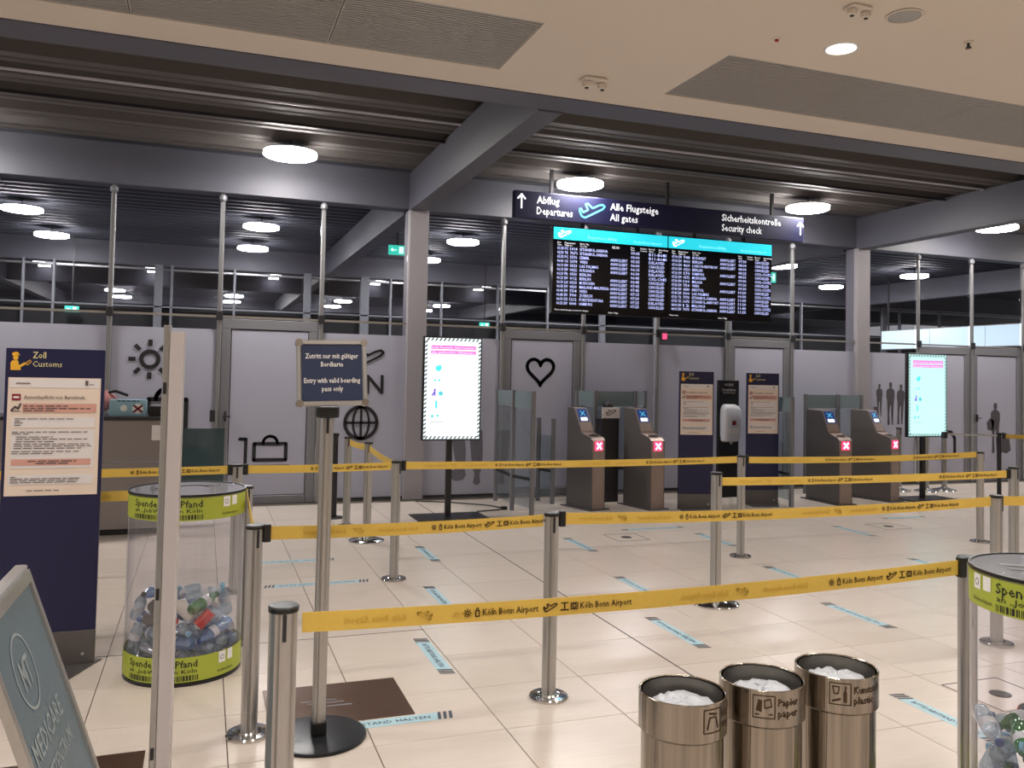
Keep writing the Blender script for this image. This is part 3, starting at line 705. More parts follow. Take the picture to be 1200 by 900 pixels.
belt((4.86, 4.08), (6.6, 4.02), 'yellow belt at the right edge behind the right tube', .905, .012, (), (.3,), None)
belt((.262, 5.39), (.237, 4.12), 'yellow belt seen nearly edge on beside the left tube', .905, .012, (), (), None)
belt((11.0, 9.22), (12.4, 8.9), 'short yellow belt leaving the dark post at far right', .905, .012, (), (), 0)

# ================================================================== BOARDING PASS SIGN
t = thing('pedestal_sign', 'silver framed blue boarding pass sign on a pole with black disc base', 'sign', (.532, 3.945, 0))
obj('base', B().lathe([(.212, 0), (.216, .006), (.214, .014), (.20, .017)], 56), M['satin'], t, True)
obj('socket', B().box(-.033, .033, -.033, .033, .017, .075, .006), M['black'], t)
obj('pole', B().prism(post_section(.031), .075, 1.44), M['alu'], t, True)
obj('slot', B().box(-.006, .006, -.036, -.026, 1.37, 1.45), M['black'], t)
obj('mount', B().box(-.05, .05, -.045, .03, 1.44, 1.49, .01), M['black'], t)
fr = B(); cx_, cz_ = .012, 1.645
tilt = Matrix.Translation((cx_, -.04, cz_)) @ Matrix.Rotation(math.radians(-1.5), 4, 'Y') @ Matrix.Rotation(math.radians(-8), 4, 'X')
def add_t(b, mtx, bb):
    b.add([tuple(mtx @ Vector(v)) for v in bb.v], bb.f); return b
hw, hh = .158, .150
for q in (B().box(-hw, hw, -.012, .012, hh-.022, hh, .006), B().box(-hw, hw, -.012, .012, -hh, -hh+.022, .006), B().box(-hw, -hw+.022, -.012, .012, -hh+.022, hh-.022, .006), B().box(hw-.022, hw, -.012, .012, -hh+.022, hh-.022, .006)): add_t(fr, tilt, q)
obj('frame', fr, M['alu'], t, True)
cor = B()
for a_ in (-1, 1):
    for c_ in (-1, 1): add_t(cor, tilt, B().lathe([(.017, -.014), (.017, .013)], 14, mtx=Matrix.Translation((a_*(hw-.012), 0, c_*(hh-.012))) @ Matrix.Rotation(PI/2, 4, 'X')))
obj('corner_caps', cor, M['chrome'], t, True)
pn = B(); add_t(pn, tilt, B().box(-hw+.02, hw-.02, -.004, .006, -hh+.02, hh-.02)); obj('poster', pn, M['slate'], t)
tx = B(); tf = lambda u, v: tuple(tilt @ Vector((u, -.006, v)))
tx.flat(text('Zutritt nur mit gültiger', .032, 0, .066, 'c', .238, .02)+text('Bordkarte', .032, 0, .028, 'c', .10, .02)+text('Entry with valid boarding', .032, 0, -.046, 'c', .252, .02)+text('pass only', .032, 0, -.084, 'c', .095, .02), tf)
obj('lettering', tx, M['white'], t)

# ================================================================== DISPLAYS
def display(x, y, lb, em, w_=.70, z0=.884, z1=2.082, pole_dx=0):
    t = thing('display_stele', lb, 'display', (x, y, 0))
    obj('base', B().box(-.42, .42, -.24, .24, 0, .012, .004), M['satin'], t)
    obj('pole', B().box(-.032+pole_dx, .032+pole_dx, .03, .09, .012, z1-.2, .005), M['black'], t)
    obj('casing', B().box(-w_/2, w_/2, -.03, .03, z0, z1, .008), M['black'], t)
    W_, H_ = w_/2-.018, z1-z0-.036; za = z0+.018
    obj('screen', B().flat(rect(-W_, za, W_, za+H_), fm_front(0, -.03, 0, .001)), em, t)
    bd = []
    n = 13
    for k in range(n):
        u = -W_+.014+k*(2*W_-.03)/n
        for vv in (za+.002, za+H_-.034): bd += poly([(u, vv), (u+.020, vv), (u+.044, vv+.032), (u+.024, vv+.032)])
    n = 24
    for k in range(n):
        v = za+.01+k*(H_-.03)/n
        for uu in (-W_+.001, W_-.029): bd += poly([(uu, v), (uu+.028, v+.020), (uu+.028, v+.040), (uu, v+.020)])
    obj('striped_border', B().flat(bd, fm_front(0, -.03, 0, .003)), M['stickerdark'], t)
    k = H_
    ph = rect(-W_+.07, za+k-.13, W_-.06, za+k-.085)+rect(-W_+.07, za+k-.185, W_-.06, za+k-.145)
    obj('headline', B().flat(ph, fm_front(0, -.03, 0, .003)), M['pinkscr'], t)
    obj('headline_text', B().flat(text('Liebe Reisende, bitte beachten', .034, -W_+.08, za+k-.119, 'l', 2*W_-.16, .0)+text('die geltenden Hinweise', .034, -W_+.08, za+k-.176, 'l', 2*W_-.16, .0), fm_front(0, -.03, 0, .005)), M['display'], t)
    ic = disc(-.18, za+k*.70, .03)+poly([(-.2, za+k*.70), (-.15, za+k*.74), (-.13, za+k*.70), (-.17, za+k*.66)])+disc(-.21, za+k*.58, .014)+disc(-.16, za+k*.58, .014)+disc(-.14, za+k*.45, .028)+stroke([(-.19, za+k*.35), (-.19, za+k*.31)], .026)+disc(-.19, za+k*.365, .015)+disc(-.235, za+k*.225, .018)+disc(-.17, za+k*.23, .016)
    obj('symbols', B().flat(ic, fm_front(0, -.03, 0, .003)), M['tealscr'], t)
    obj('person_symbol', B().flat(stroke([(-.24, za+k*.43), (-.21, za+k*.47), (-.21, za+k*.43)], .018)+disc(-.21, za+k*.485, .014), fm_front(0, -.03, 0, .003)), M['violscr'], t)
    obj('rule', B().flat(rect(-.26, za+k*.165, -.10, za+k*.169), fm_front(0, -.03, 0, .003)), M['stickerdark'], t)
    return t
display(2.70, 9.5, 'tall bright white display on a black pole left of the gates', M['display'], .705)
display(9.75, 9.44, 'tall pale cyan display on a black pole at right', M['display2'], .73)
# cable from the left display
t = thing('power_cable', 'black cable curling on the floor from the left display base', 'cable', (3.3, 9.9, 0))
def arcpts(P): return [(a-3.3, b-9.9, c) for a, b, c in P]
b = B().tube(arcpts([(3.12, 9.75, .012), (3.4, 9.8, .012), (3.46, 9.86, .012), (3.50, 9.95, .012), (3.42, 10.15, .012), (3.25, 10.3, .012), (2.95, 10.55, .012), (2.6, 10.7, .012)]), .008, 6)
obj('cord', b, M['black'], t); obj('plug', B().box(.17, .24, -.06, 0, 0, .04, .008), M['black'], t)

# ================================================================== CUSTOMS BOARDS
def officer(u0, v0, s):   # cap, head, body and arm holding a paper
    o = poly([(u0+.10*s, v0+.93*s), (u0+.30*s, v0+1.0*s), (u0+.42*s, v0+.95*s), (u0+.44*s, v0+.80*s), (u0+.12*s, v0+.80*s)])+poly([(u0+.10*s, v0+.78*s), (u0+.52*s, v0+.80*s), (u0+.44*s, v0+.84*s)])
    o += poly([(u0+.16*s, v0+.78*s), (u0+.40*s, v0+.78*s), (u0+.40*s, v0+.60*s), (u0+.28*s, v0+.52*s), (u0+.16*s, v0+.60*s)])
    o += poly([(u0+.05*s, v0), (u0+.55*s, v0), (u0+.52*s, v0+.14*s), (u0+.80*s, v0+.34*s), (u0+.72*s, v0+.44*s), (u0+.45*s, v0+.26*s), (u0+.40*s, v0+.52*s), (u0+.12*s, v0+.52*s), (u0+.04*s, v0+.40*s)])
    o += stroke([(u0+.76*s, v0+.36*s), (u0+.96*s, v0+.56*s), (u0+1.04*s, v0+.46*s), (u0+.84*s, v0+.28*s), (u0+.76*s, v0+.36*s)], .04*s)
    return o
def customs(x, y, rz, lb, w_=.49):
    t = thing('customs_board', lb, 'information board', (x, y, 0), rz, 'customs information boards'); h = w_/2
    obj('foot_plate', B().prism([(-h, -.24), (h-.1, -.24), (h+.03, .06), (-h, .06)], 0, .008), M['greybase'], t)
    obj('base', B().box(-h, h, 0, .04, .008, .19, .004), M['greybase'], t)
    obj('panel', B().box(-h, h, 0, .04, .19, 1.745, .004), M['navy'], t)
    k = w_/.49; fm = lambda u, v: (u*k, -.003, v); fm2 = lambda u, v: (u*k, -.0045, v); fm3 = lambda u, v: (u*k, -.006, v)
    obj('bolt', B().lathe([(.010, -.004), (.010, 0)], 10, mtx=Matrix.Translation((h-.06, -.001, .06)) @ Matrix.Rotation(PI/2, 4, 'X')), M['chrome'], t)
    obj('officer_symbol', B().flat(officer(-.225, 1.625, .10), fm), M['gold'], t)
    obj('heading', B().flat(text('Zoll', .050, -.115, 1.692, 'l', .065, .008), fm), M['palegold'], t)
    obj('heading', B().flat(text('Customs', .045, -.115, 1.645, 'l', .145, .0), fm), M['palegold'], t)
    s = obj('notice_sheet', B().box(-.228*k, .228*k, -.003, -.0005, .94, 1.585), M['sheet'], t)
    obj('text_boxes', B().flat(rect(-.22, 1.53, .22, 1.58)+rect(-.205, 1.31, .205, 1.37)+rect(-.205, 1.09, .205, 1.30)+rect(-.21, 1.0, .205, 1.055), fm2), M['sheetbox'], s)
    obj('highlight_bars', B().flat(rect(-.155, 1.395, .21, 1.443)+rect(-.20, 1.105, .19, 1.140), fm3), M['salmon'], s)
    r = rect(-.207, 1.46, -.165, 1.495)
    obj('flag_mark', B().flat(r, fm3), M['maroon'], s)
    ln = text('Anmeldepflicht von Barmitteln', .028, -.15, 1.468, 'l', .30, .01)
    z = 1.36
    fm4 = lambda u, v: (u*k, -.0075, v)
    for i, (zz, a_, c_) in enumerate(((1.357, -.19, .10), (1.345, -.19, -.16), (1.335, -.19, -.15), (1.322, -.19, -.15), (1.285, -.20, .17), (1.275, -.20, -.12), (1.258, -.18, .0), (1.246, -.18, .17), (1.232, -.18, .02), (1.219, -.19, .18), (1.208, -.19, .19), (1.196, -.19, .14), (1.178, -.2, .13), (1.167, -.2, .0), (1.04, -.20, -.17), (1.03, -.2, .14), (1.02, -.2, .13), (1.01, -.2, .13), (.965, -.12, .05))):
        ln += lines(a_, c_, zz, .0045, i)
    ln += lines(-.15, .08, 1.427, .006, 31)+lines(-.15, .18, 1.414, .006, 32)+lines(-.15, .0, 1.402, .006, 33)+lines(-.12, .12, 1.125, .006, 34)+lines(-.08, .08, 1.113, .006, 35)+rect(-.19, 1.55, -.12, 1.556)+rect(.15, 1.545, .165, 1.572)+rect(.17, 1.548, .195, 1.552)
    ln += stroke([(-.207, 1.405), (-.19, 1.425), (-.175, 1.415), (-.165, 1.44)], .01)+rect(-.207, 1.398, -.165, 1.403)
    obj('lettering', B().flat(ln, fm4), M['greyink'], s)
    obj('flag_mark_stripe', B().flat(rect(-.200, 1.472, -.172, 1.482), fm4), M['white'], s)
    return t
customs(-.775, 5.27, 0, 'large near navy customs board at left edge with notice sheet')
customs(5.91, 9.38, math.radians(-14), 'small navy customs board left of the white dispenser', .45)
customs(7.03, 9.53, math.radians(-12), 'small navy customs board right of the white dispenser', .45)

# hygiene stele
t = thing('hygiene_stele', 'black stele between the customs boards, carrier of the white dispenser', 'stele', (6.95, 10.2, 0))
obj('panel', B().box(-.17, .17, 0, .05, 0, 1.64, .006), M['blackmat'], t)
obj('lettering', B().flat(text('HYGIENE', .05, 0, 1.56, 'c', .14, .0)+text('Desinfektion', .05, 0, 1.49, 'c', .22, .01)+text('disinfection', .04, 0, 1.455, 'c', .20), fm_front(0, 0, 0, .003)), M['white'], t)
t = thing('soap_dispenser', 'large white rounded disinfectant dispenser on the black stele', 'dispenser', (6.93, 10.1995, .78))
b = B(); R = []
for z, w_, d in ((0, .10, .08), (.02, .13, .13), (.10, .145, .15), (.30, .15, .16), (.45, .145, .15), (.50, .12, .12), (.525, .08, .07)):
    R.append([(w_*math.copysign(abs(math.cos(a))**.5, math.cos(a)), -d/2+d/2*math.copysign(abs(math.sin(a))**.5, math.sin(a)), z) for a in [2*PI*i/24 for i in range(24)]])
b.rings(R); obj('housing', b, M['whiteplastic'], t, True)
obj('window', B().box(-.03, .03, -.166, -.160, .24, .30, .004), M['maroon'], t); obj('nozzle', B().lathe([(.012, -.03), (.02, 0)], 12, 0, -.09), M['whiteplastic'], t)
obj('label', B().box(-.08, .08, -.168, -.160, .12, .20, .004), M['sheetbox'], t)

# ================================================================== E-GATES
def egate(x, y, rz, lb, D=.56, W=.22, scr='gatescr'):
    t = thing('access_gate', lb, 'access gate', (x, y, 0), rz, 'boarding pass gates')
    prof = [(0, 0), (0, .86), (.035, .895), (.17, .935), (.215, .95), (.36, 1.25), (D, 1.255), (D, 0)]
    b = B().prism([(a, c) for a, c in prof], .012, W-.012, 'x'); obj('core', b, M['gatefront'], t)
    for xa, xb in ((0, .012), (W-.012, W)): obj('side_panel', B().prism(prof, xa, xb, 'x'), M['gatedark'], t)
    obj('front_panel', B().box(.014, W-.014, -.006, -.001, .0, .70, .003), M['gatefront'], t)
    g_ = obj('signal_light', B().box(.045, W-.045, -.010, -.002, .735, .85, .003), M['redglow'], t)
    cx_ = W/2
    obj('cross', B().flat(stroke([(cx_-.032, .76), (cx_+.032, .825)], .022)+stroke([(cx_-.032, .825), (cx_+.032, .76)], .022), lambda u, v: (u, -.0115, v)), M['redx'], g_)
    a = Vector((0, .215, .95)); d = Vector((0, .145, .30)); nn = Vector((0, -.30, .145)).normalized()
    def sl(u, v, off=.004): q = a+d*v+nn*off; return (u, q.y, q.z)
    obj('reader_plate', B().rings([[sl(.016, .02, .001), sl(W-.016, .02, .001), sl(W-.016, .98, .001), sl(.016, .98, .001)], [sl(.02, .03, .006), sl(W-.02, .03, .006), sl(W-.02, .97, .006), sl(.02, .97, .006)]]), M['gatefront'], t)
    s_ = obj('screen', B().flat(rect(.03, .42, W-.03, .95), lambda u, v: sl(u, v, .008)), M[scr], t)
    obj('screen_cross', B().flat(stroke([(cx_-.035, .68), (cx_+.035, .86)], .012)+stroke([(cx_-.035, .86), (cx_+.035, .68)], .012), lambda u, v: sl(u, v, .010)), M['signcyan'], s_)
    obj('screen_label', B().flat(rect(.055, .46, W-.055, .60), lambda u, v: sl(u, v, .010)), M['scrwhite'], s_)
    obj('card_slot', B().box(.05, W-.05, .08, .12, .916, .924), M['black'], t)
    obj('plinth', B().box(-.05, W+.05, -.04, D+.06, .0, .012), M['greybase'], t)
    return t
egate(4.53, 9.55, math.radians(16), 'first access gate from the left with red cross light', D=.48)
egate(5.28, 9.42, math.radians(9), 'second access gate from the left beside the customs board')
egate(8.02, 9.22, math.radians(0), 'third access gate, left one of the right pair', D=.66)
egate(8.97, 9.30, math.radians(14), 'fourth access gate, next to the right display', D=.62)

# glass screens around the gates
def gscreen(pts, lb, h=1.47, band=True, low=True, skip=(), ph=None):
    c = Vector((sum(p[0] for p in pts)/len(pts), sum(p[1] for p in pts)/len(pts), 0))
    t = thing('glass_screen', lb, 'glass screen', c)
    P = [Vector((p[0], p[1], 0))-c for p in pts]
    for k, p in enumerate(P):
        hh_ = ph[k] if ph else h
        obj('post', B().box(p.x-.025, p.x+.025, p.y-.025, p.y+.025, 0, hh_, .006), M['frame'], t)
    for k, (a, b_) in enumerate(zip(P, P[1:])):
        if k in skip: continue
        d = (b_-a).normalized(); a2 = a+d*.03; b2 = b_-d*.03
        obj('pane', B().beam((a2.x, a2.y, (h-.22+.08)/2), (b2.x, b2.y, (h-.22+.08)/2), .010, h-.30), M['gpane2'], t)
        if band: obj('frosted_band', B().beam((a2.x, a2.y, h-.11), (b2.x, b2.y, h-.11), .010, .20), M['gfrost'], t)
        if low: obj('rail', B().beam((a2.x, a2.y, .42), (b2.x, b2.y, .42), .03, .035), M['darkmetal'], t)
    return t
gscreen([(3.64, 10.6), (3.58, 9.8), (3.68, 9.39)], 'tall glass screen with three metal posts right of the left display')
gscreen([(4.20, 10.5), (4.27, 10.17)], 'low glass leaf with dark posts left of the first gate', 1.10, False)
gscreen([(4.80, 10.62), (4.95, 10.35), (5.55, 10.35), (5.85, 10.62)], 'glass screen with frosted top band behind the first two gates', 1.47, True, True)
gscreen([(7.28, 9.25), (7.42, 10.3), (7.95, 10.5)], 'glass screen with slim metal post right of the second small customs board', 1.44)
gscreen([(8.35, 10.3), (8.98, 10.35), (9.55, 10.5)], 'glass screen with frosted top band behind the right pair of gates', 1.46)
t = thing('gate_cabinet', 'dark slim cabinet with pale label between the first two gates', 'cabinet', (5.08, 10.15, 0))
obj('body', B().box(-.13, .13, 0, .16, 0, 1.10, .008), M['darkmetal'], t); obj('label_plate', B().box(-.13, .13, -.012, -.001, 1.11, 1.25, .004), M['sheetbox'], t)
obj('airplane_symbol', B().flat(plane_icon(0, 1.18, .14, .012), fm_front(0, -.012, 0, .002)), M['greyink'], t); obj('camera_dome', B().lathe([(.07, 1.25), (.065, 1.29), (.03, 1.32)], 18, 0, .08), M['darkmetal'], t, True)

# ================================================================== COUNTER
t = thing('service_counter', 'stainless steel counter behind the near customs board', 'counter', (-1.2, 9.2, 0))
obj('worktop', B().box(-1.0, .905, -.03, .6, 1.13, 1.165, .006), M['darkmetal'], t)
obj('front_panel', B().box(-.98, .89, 0, .02, .72, 1.128, .004), M['counter'], t)
obj('front_panel', B().box(-.98, .89, 0, .02, .06, .714, .004), M['counter'], t)
obj('plinth', B().box(-.96, .87, .03, .5, 0, .06), M['black'], t)
obj('side_panel', B().box(.87, .89, .021, .55, .06, 1.128), M['counter'], t)
obj('notice', B().box(.72, .86, -.006, -.001, .93, 1.08), M['sheetbox'], t)
t = thing('tissue_box', 'light blue box with a dark red cross on the steel counter', 'box', (-.71, 9.28, 1.165))
obj('carton', B().box(-.17, .17, 0, .12, 0, .165, .006), M['boxblue'], t)
obj('white_spots', B().flat(disc(-.04, .08, .032)+disc(.09, .075, .052), fm_front(0, 0, 0, .002)), M['white'], t)
obj('red_cross', B().flat(stroke([(.055, .045), (.125, .105)], .020)+stroke([(.055, .105), (.125, .045)], .020), fm_front(0, 0, 0, .004)), M['maroon'], t)
obj('lettering', B().flat(lines(-.1, .1, .145, .012, 3), fm_front(0, 0, 0, .002)), M['slate'], t)
t = thing('black_case', 'small black case with a white question mark on the steel counter', 'case', (-.40, 9.28, 1.165))
obj('body', B().box(-.12, .12, 0, .10, 0, .10, .01), M['black'], t)
obj('mark', B().flat(text('?', .09, .0, .02, 'c', None, .01), fm_front(0, 0, 0, .002)), M['white'], t)
b = B(); R = []
for k in range(9):
    s = k/8; rr = .085*math.sin(PI*(.12+.8*s))*(1+.15*math.sin(k*2.1)); R.append([(-.12+.24*s, rr*math.cos(a), .10+.05*math.sin(3*s)+rr*1.1*math.sin(a)) for a in [2*PI*i/12 for i in range(12)]])
o = thing('pink_pouch', 'crumpled pink pouch with black strap on the steel counter', 'pouch', (-.93, 9.52, 1.165)); obj('cloth', b.rings(R), M['pink'], o, True)
obj('strap', B().tube([(-.02, -.02, .215), (.08, -.03, .245), (.20, -.02, .20)], .014, 8), M['black'], o)
# swing glass beside the counter
t = thing('swing_gate', 'teal glass swing gate right of the grey upright', 'gate', (.0, 9.6, 0))
obj('post', B().box(-.265, -.235, -.02, .02, 0, 1.72, .005), M['darkmetal'], t); obj('latch', B().box(-.235, -.20, -.035, .02, .80, .92, .005), M['black'], t)
obj('pane', B().box(-.22, .22, -.006, .006, .12, 1.02), M['gteal'], t)
t = thing('door_closer_box', 'small dark lock box on the partition post above the swing gate', 'lock box', (.10, 10.84, 1.02)); obj('case', B().box(-.03, .03, -.03, .03, 0, .14, .008), M['darkmetal'], t)

# grey upright near the left
t = thing('acrylic_upright', 'tall pale acrylic upright with grey metal side in front of left tube', 'upright', (-.10, 3.60, 0), math.radians(-10))
obj('acrylic_bar', B().box(-.030, .022, -.020, .020, 0, 1.795, .003), M['acryl'], t)
obj('metal_profile', B().box(-.055, -.031, -.020, .020, 0, 1.82, .004), M['alu'], t)
for z in (.14, .75, 1.55): obj('bolt', B().box(-.049, -.037, -.024, -.0203, z, z+.045, .003), M['darkmetal'], t)

# ================================================================== BINS
def bin_(x, y, lb, words, icon, rz):
    t = thing('litter_bin', lb, 'bin', (x, y, 0), rz, 'round stainless litter bins')
    r = .124
    obj('body', B().lathe([(r*.98, .0), (r, .01), (r, .588)], 64, cap1=False), M['steel'], t, True)
    obj('collar', B().lathe([(r+.001, .582), (r+.009, .59), (r+.009, .697), (r+.006, .70), (r+.002, .697), (r-.001, .60)], 64, cap0=False, cap1=False), M['steel'], t, True)
    obj('inner_drum', B().lathe([(r-.004, .695), (r-.006, .45), (r-.006, .44)], 48, cap0=False), M['steelin'], t, True)
    b = B(); n = 28; R = []; rnd = random.Random(int(x*100))
    for k, rr in enumerate((.110, .095, .075, .055, .03, .008)):
        R.append([(rr*math.cos(2*PI*i/n), rr*math.sin(2*PI*i/n), .648-.018*(k == 0)+.012*k*(1-k/7)+rnd.uniform(-.007, .007)) for i in range(n)])
    b.rings(R); obj('bag', b, M['bag'], t, True)
    a0 = -PI/2
    fm = lambda u, v: ((r+.0105)*math.cos(a0+u/(r+.01)), (r+.0105)*math.sin(a0+u/(r+.01)), .60+v)
    def sub(sh):   # split long segments so flat marks follow the round collar
        return sh
    o = stroke([(-.078, .018), (-.055, .018), (-.03, .018), (-.012, .018), (-.012, .085), (-.03, .085), (-.055, .085), (-.078, .085), (-.078, .018)], .003)
    if icon == 'paper': o += poly([(-.070, .040), (-.052, .036), (-.050, .070), (-.062, .074)])+stroke([(-.042, .048), (-.022, .054), (-.026, .076), (-.044, .070), (-.042, .048)], .004)+stroke([(-.070, .028), (-.020, .030)], .004)
    elif icon == 'bottle': o += stroke([(-.030, .03), (-.030, .056)], .011)+stroke([(-.030, .056), (-.028, .076)], .005)+stroke([(-.068, .074), (-.048, .074), (-.052, .052), (-.064, .052), (-.068, .074)], .004)+stroke([(-.068, .028), (-.046, .036)], .006)
    else: o += stroke([(-.066, .03), (-.058, .062), (-.034, .062), (-.026, .03)], .004)+stroke([(-.058, .074), (-.034, .070)], .006)
    o += text(words[0], .032, -.002, .055, 'l', words[2], .015)+text(words[1], .032, -.002, .022, 'l', words[3], .015)
    obj('label', B().flat(o, fm), M['print_'], t)
    return t
bin_(1.405, 2.29, 'leftmost of the three round stainless litter bins', ('Restmüll', 'waste', .085, .06), 'rest', math.radians(30))
bin_(1.712, 2.315, 'middle one of the three round stainless litter bins, paper', ('Papier', 'paper', .075, .072), 'paper', math.radians(-14))
bin_(2.02, 2.33, 'rightmost of the three round stainless litter bins, plastic', ('Kunststoff', 'plastic', .115, .075), 'bottle', math.radians(-16))

# ================================================================== DONATION TUBES
def dtube(x, y, lb, rz=0, starts=(-.82, -.307, .43), stamps=(.19, -.95)):
    t = thing('donation_tube', lb, 'donation tube', (x, y, 0), rz, 'donation tubes'); r = .305; H = .99
    obj('floor_disc', B().lathe([(r, 0), (r, .015), (r-.01, .02)], 56), M['black'], t, True)
    obj('wall', B().lathe([(r-.002, .02), (r-.002, H-.005)], 64, cap0=False, cap1=False), M['tube'], t, True)
    obj('rim', B().lathe([(r-.006, H-.012), (r+.003, H-.012), (r+.003, H), (r-.006, H)], 64, cap0=False, cap1=False), M['black'], t, True)
    lid = obj('lid', B().lathe([(r-.006, H-.010), (r-.006, H-.004)], 56), M['lid'], t, True)
    obj('slot', B().flat([([(q[0], q[1]) for q in vs], fs) for vs, fs in arc(.02, .03, .09, 20, 160, .018)], lambda u, v: (u, v, H-.002)), M['black'], lid)
    obj('lid_print', B().flat(rect(-.20, .02, -.10, .06)+rect(-.19, -.05, -.08, -.02)+text('Pfand', .08, .08, .09), lambda u, v: (u, v, H-.002)), M['greybase'], lid)
    for nm, za, zb in (('upper_label', .855, .972), ('lower_label', .022, .150)):
        lab = obj(nm, B().lathe([(r, za), (r, zb)], 64, cap0=False, cap1=False), M['lime'], t, True)
        hgt = zb-za; o = []; wt = []
        for u in starts:
            o += text('Spende dein Pfand', .052, u, za+hgt*.60, 'l', .38, .010)+text('an „JobWerk“ in Köln', .030, u+.003, za+hgt*.36, 'l', .375, .006)
            rr = random.Random(4); q = u
            while q < u+.38: w_ = rr.choice((.003, .005, .009)); o += rect(q, za+hgt*.06, q+w_, za+hgt*.27); q += w_+rr.choice((.003, .006))
        for u in stamps:
            wt += rect(u, za+hgt*.52, u+.045, za+hgt*.98)+rect(u+.06, za+hgt*.55, u+.10, za+hgt*.98)
            o += text('Köln Bonn Airport', .022, u-.005, za+hgt*.16, 'l', .11, .004)
        # u runs along the circumference, viewed from outside, left to right
        f1 = lambda u, v: ((r+.0015)*math.sin(u/r), -(r+.0015)*math.cos(u/r), v)
        f2 = lambda u, v: ((r+.0012)*math.sin(u/r), -(r+.0012)*math.cos(u/r), v)
        obj('lettering', B().flat(o, f1), M['blackmat'], lab); 
        wq = []
        for vs, fs in wt:
            (a_, b_), (c_, _), (_, d_) = vs[0], vs[1], vs[2]; mid = (a_+c_)/2
            wq += rect(a_, b_, mid, d_)+rect(mid, b_, c_, d_)
        obj('stamps', B().flat(wq, f2), M['white'], lab)
        rg = []
        for u in stamps: rg += ring(u+.0225, za+hgt*.74, .011, .003)
        obj('stamp_mark', B().flat(rg, f1), M['blackmat'], lab)
    return t
TL = (-.065, 5.065); TR = (2.925, 2.205)
dtube(TL[0], TL[1], 'left clear donation tube with lime labels beside the customs board', math.radians(.7))
dtube(TR[0], TR[1], 'right clear donation tube with lime labels cut by the picture edge', math.radians(-37), (-.307, .22, .72), (-.43, .1))

# containers in the tubes
def seg_dist(p1, q1, p2, q2):
    best = 9
    for i in range(9):
        a = p1.lerp(q1, i/8)
        d = q2-p2; t_ = max(0, min(1, (a-p2).dot(d)/max(d.length_squared, 1e-9))); best = min(best, (a-(p2+d*t_)).length)
    return best
def bottle_meshes(kind):
    if kind == 'can':
        body = B().lathe([(.022, 0), (.028, .006), (.030, .014), (.030, .102), (.024, .112), (.023, .115)], 20).mesh('body', True); return dict(h=.115, r=.030, parts=[('body', body, 'can')])
    if kind == 'redcan':
        body = B().lathe([(.022, 0), (.028, .006), (.030, .014)], 20).mesh('bottom', True)
        sl_ = B().lathe([(.0302, .014), (.0302, .102), (.027, .108)], 20).mesh('sleeve', True); tp = B().lathe([(.026, .108), (.023, .114)], 20).mesh('top', True)
        return dict(h=.115, r=.030, parts=[('bottom', body, 'can'), ('sleeve', sl_, 'red'), ('top', tp, 'can')])
    if kind == 'cup':
        b_ = B().lathe([(.026, 0), (.027, .002), (.038, .10), (.040, .103)], 22).mesh('cup_body', True); l_ = B().lathe([(.041, .103), (.041, .110), (.034, .118)], 22).mesh('lid', True)
        return dict(h=.118, r=.040, parts=[('cup_body', b_, 'cup'), ('lid', l_, 'cup')])
    big_ = kind in ('bigclear', 'biggreen'); r = .043 if big_ else .032; h = .30 if big_ else .205
    body = B().lathe([(r*.75, 0), (r, .012), (r, h*.30), (r*.93, h*.36), (r, h*.42), (r, h*.62), (r*.80, h*.76), (r*.42, h*.88), (.013, h*.92), (.013, h*.95)], 18).mesh('body', True)
    cap = B().lathe([(.015, h*.945), (.0155, h*.955), (.015, h), (.012, h*1.003)], 14).mesh('cap', True)
    lab = B().lathe([(r*1.015, h*.43), (r*1.015, h*.61)], 18, cap0=False, cap1=False).mesh('label', True)
    mt = {'clear': ('pet', 'paleblue', 'labelw'), 'clear2': ('pet', 'blue', 'labelw'), 'bluish': ('petblue', 'blue', 'labelw'), 'green': ('petgreen', 'green', 'labelw'), 'cola': ('petcola', 'red', 'red'), 'darkcap': ('pet', 'black', 'labelw'), 'bigclear': ('pet', 'paleblue', 'labelw'), 'biggreen': ('petgreen', 'green', 'labelw')}[kind]
    return dict(h=h, r=r, parts=[('body', body, mt[0]), ('cap', cap, mt[1]), ('label', lab, mt[2])])
NM = {'can': ('drink_can', 'plain silver drink can', 'can'), 'redcan': ('drink_can', 'red drink can', 'can'), 'cup': ('paper_cup', 'pale paper cup with lid', 'cup'), 'clear': ('plastic_bottle', 'clear plastic bottle with pale blue cap', 'bottle'), 'clear2': ('plastic_bottle', 'clear plastic bottle with dark blue cap', 'bottle'), 'bluish': ('plastic_bottle', 'bluish plastic bottle with blue cap', 'bottle'), 'green': ('plastic_bottle', 'green plastic bottle with dark green cap', 'bottle'), 'cola': ('plastic_bottle', 'dark brown plastic bottle with red cap', 'bottle'), 'darkcap': ('plastic_bottle', 'clear plastic bottle with black cap', 'bottle'), 'bigclear': ('plastic_bottle', 'large clear plastic bottle', 'bottle'), 'biggreen': ('plastic_bottle', 'large green plastic bottle', 'bottle')}
PROTO = {}
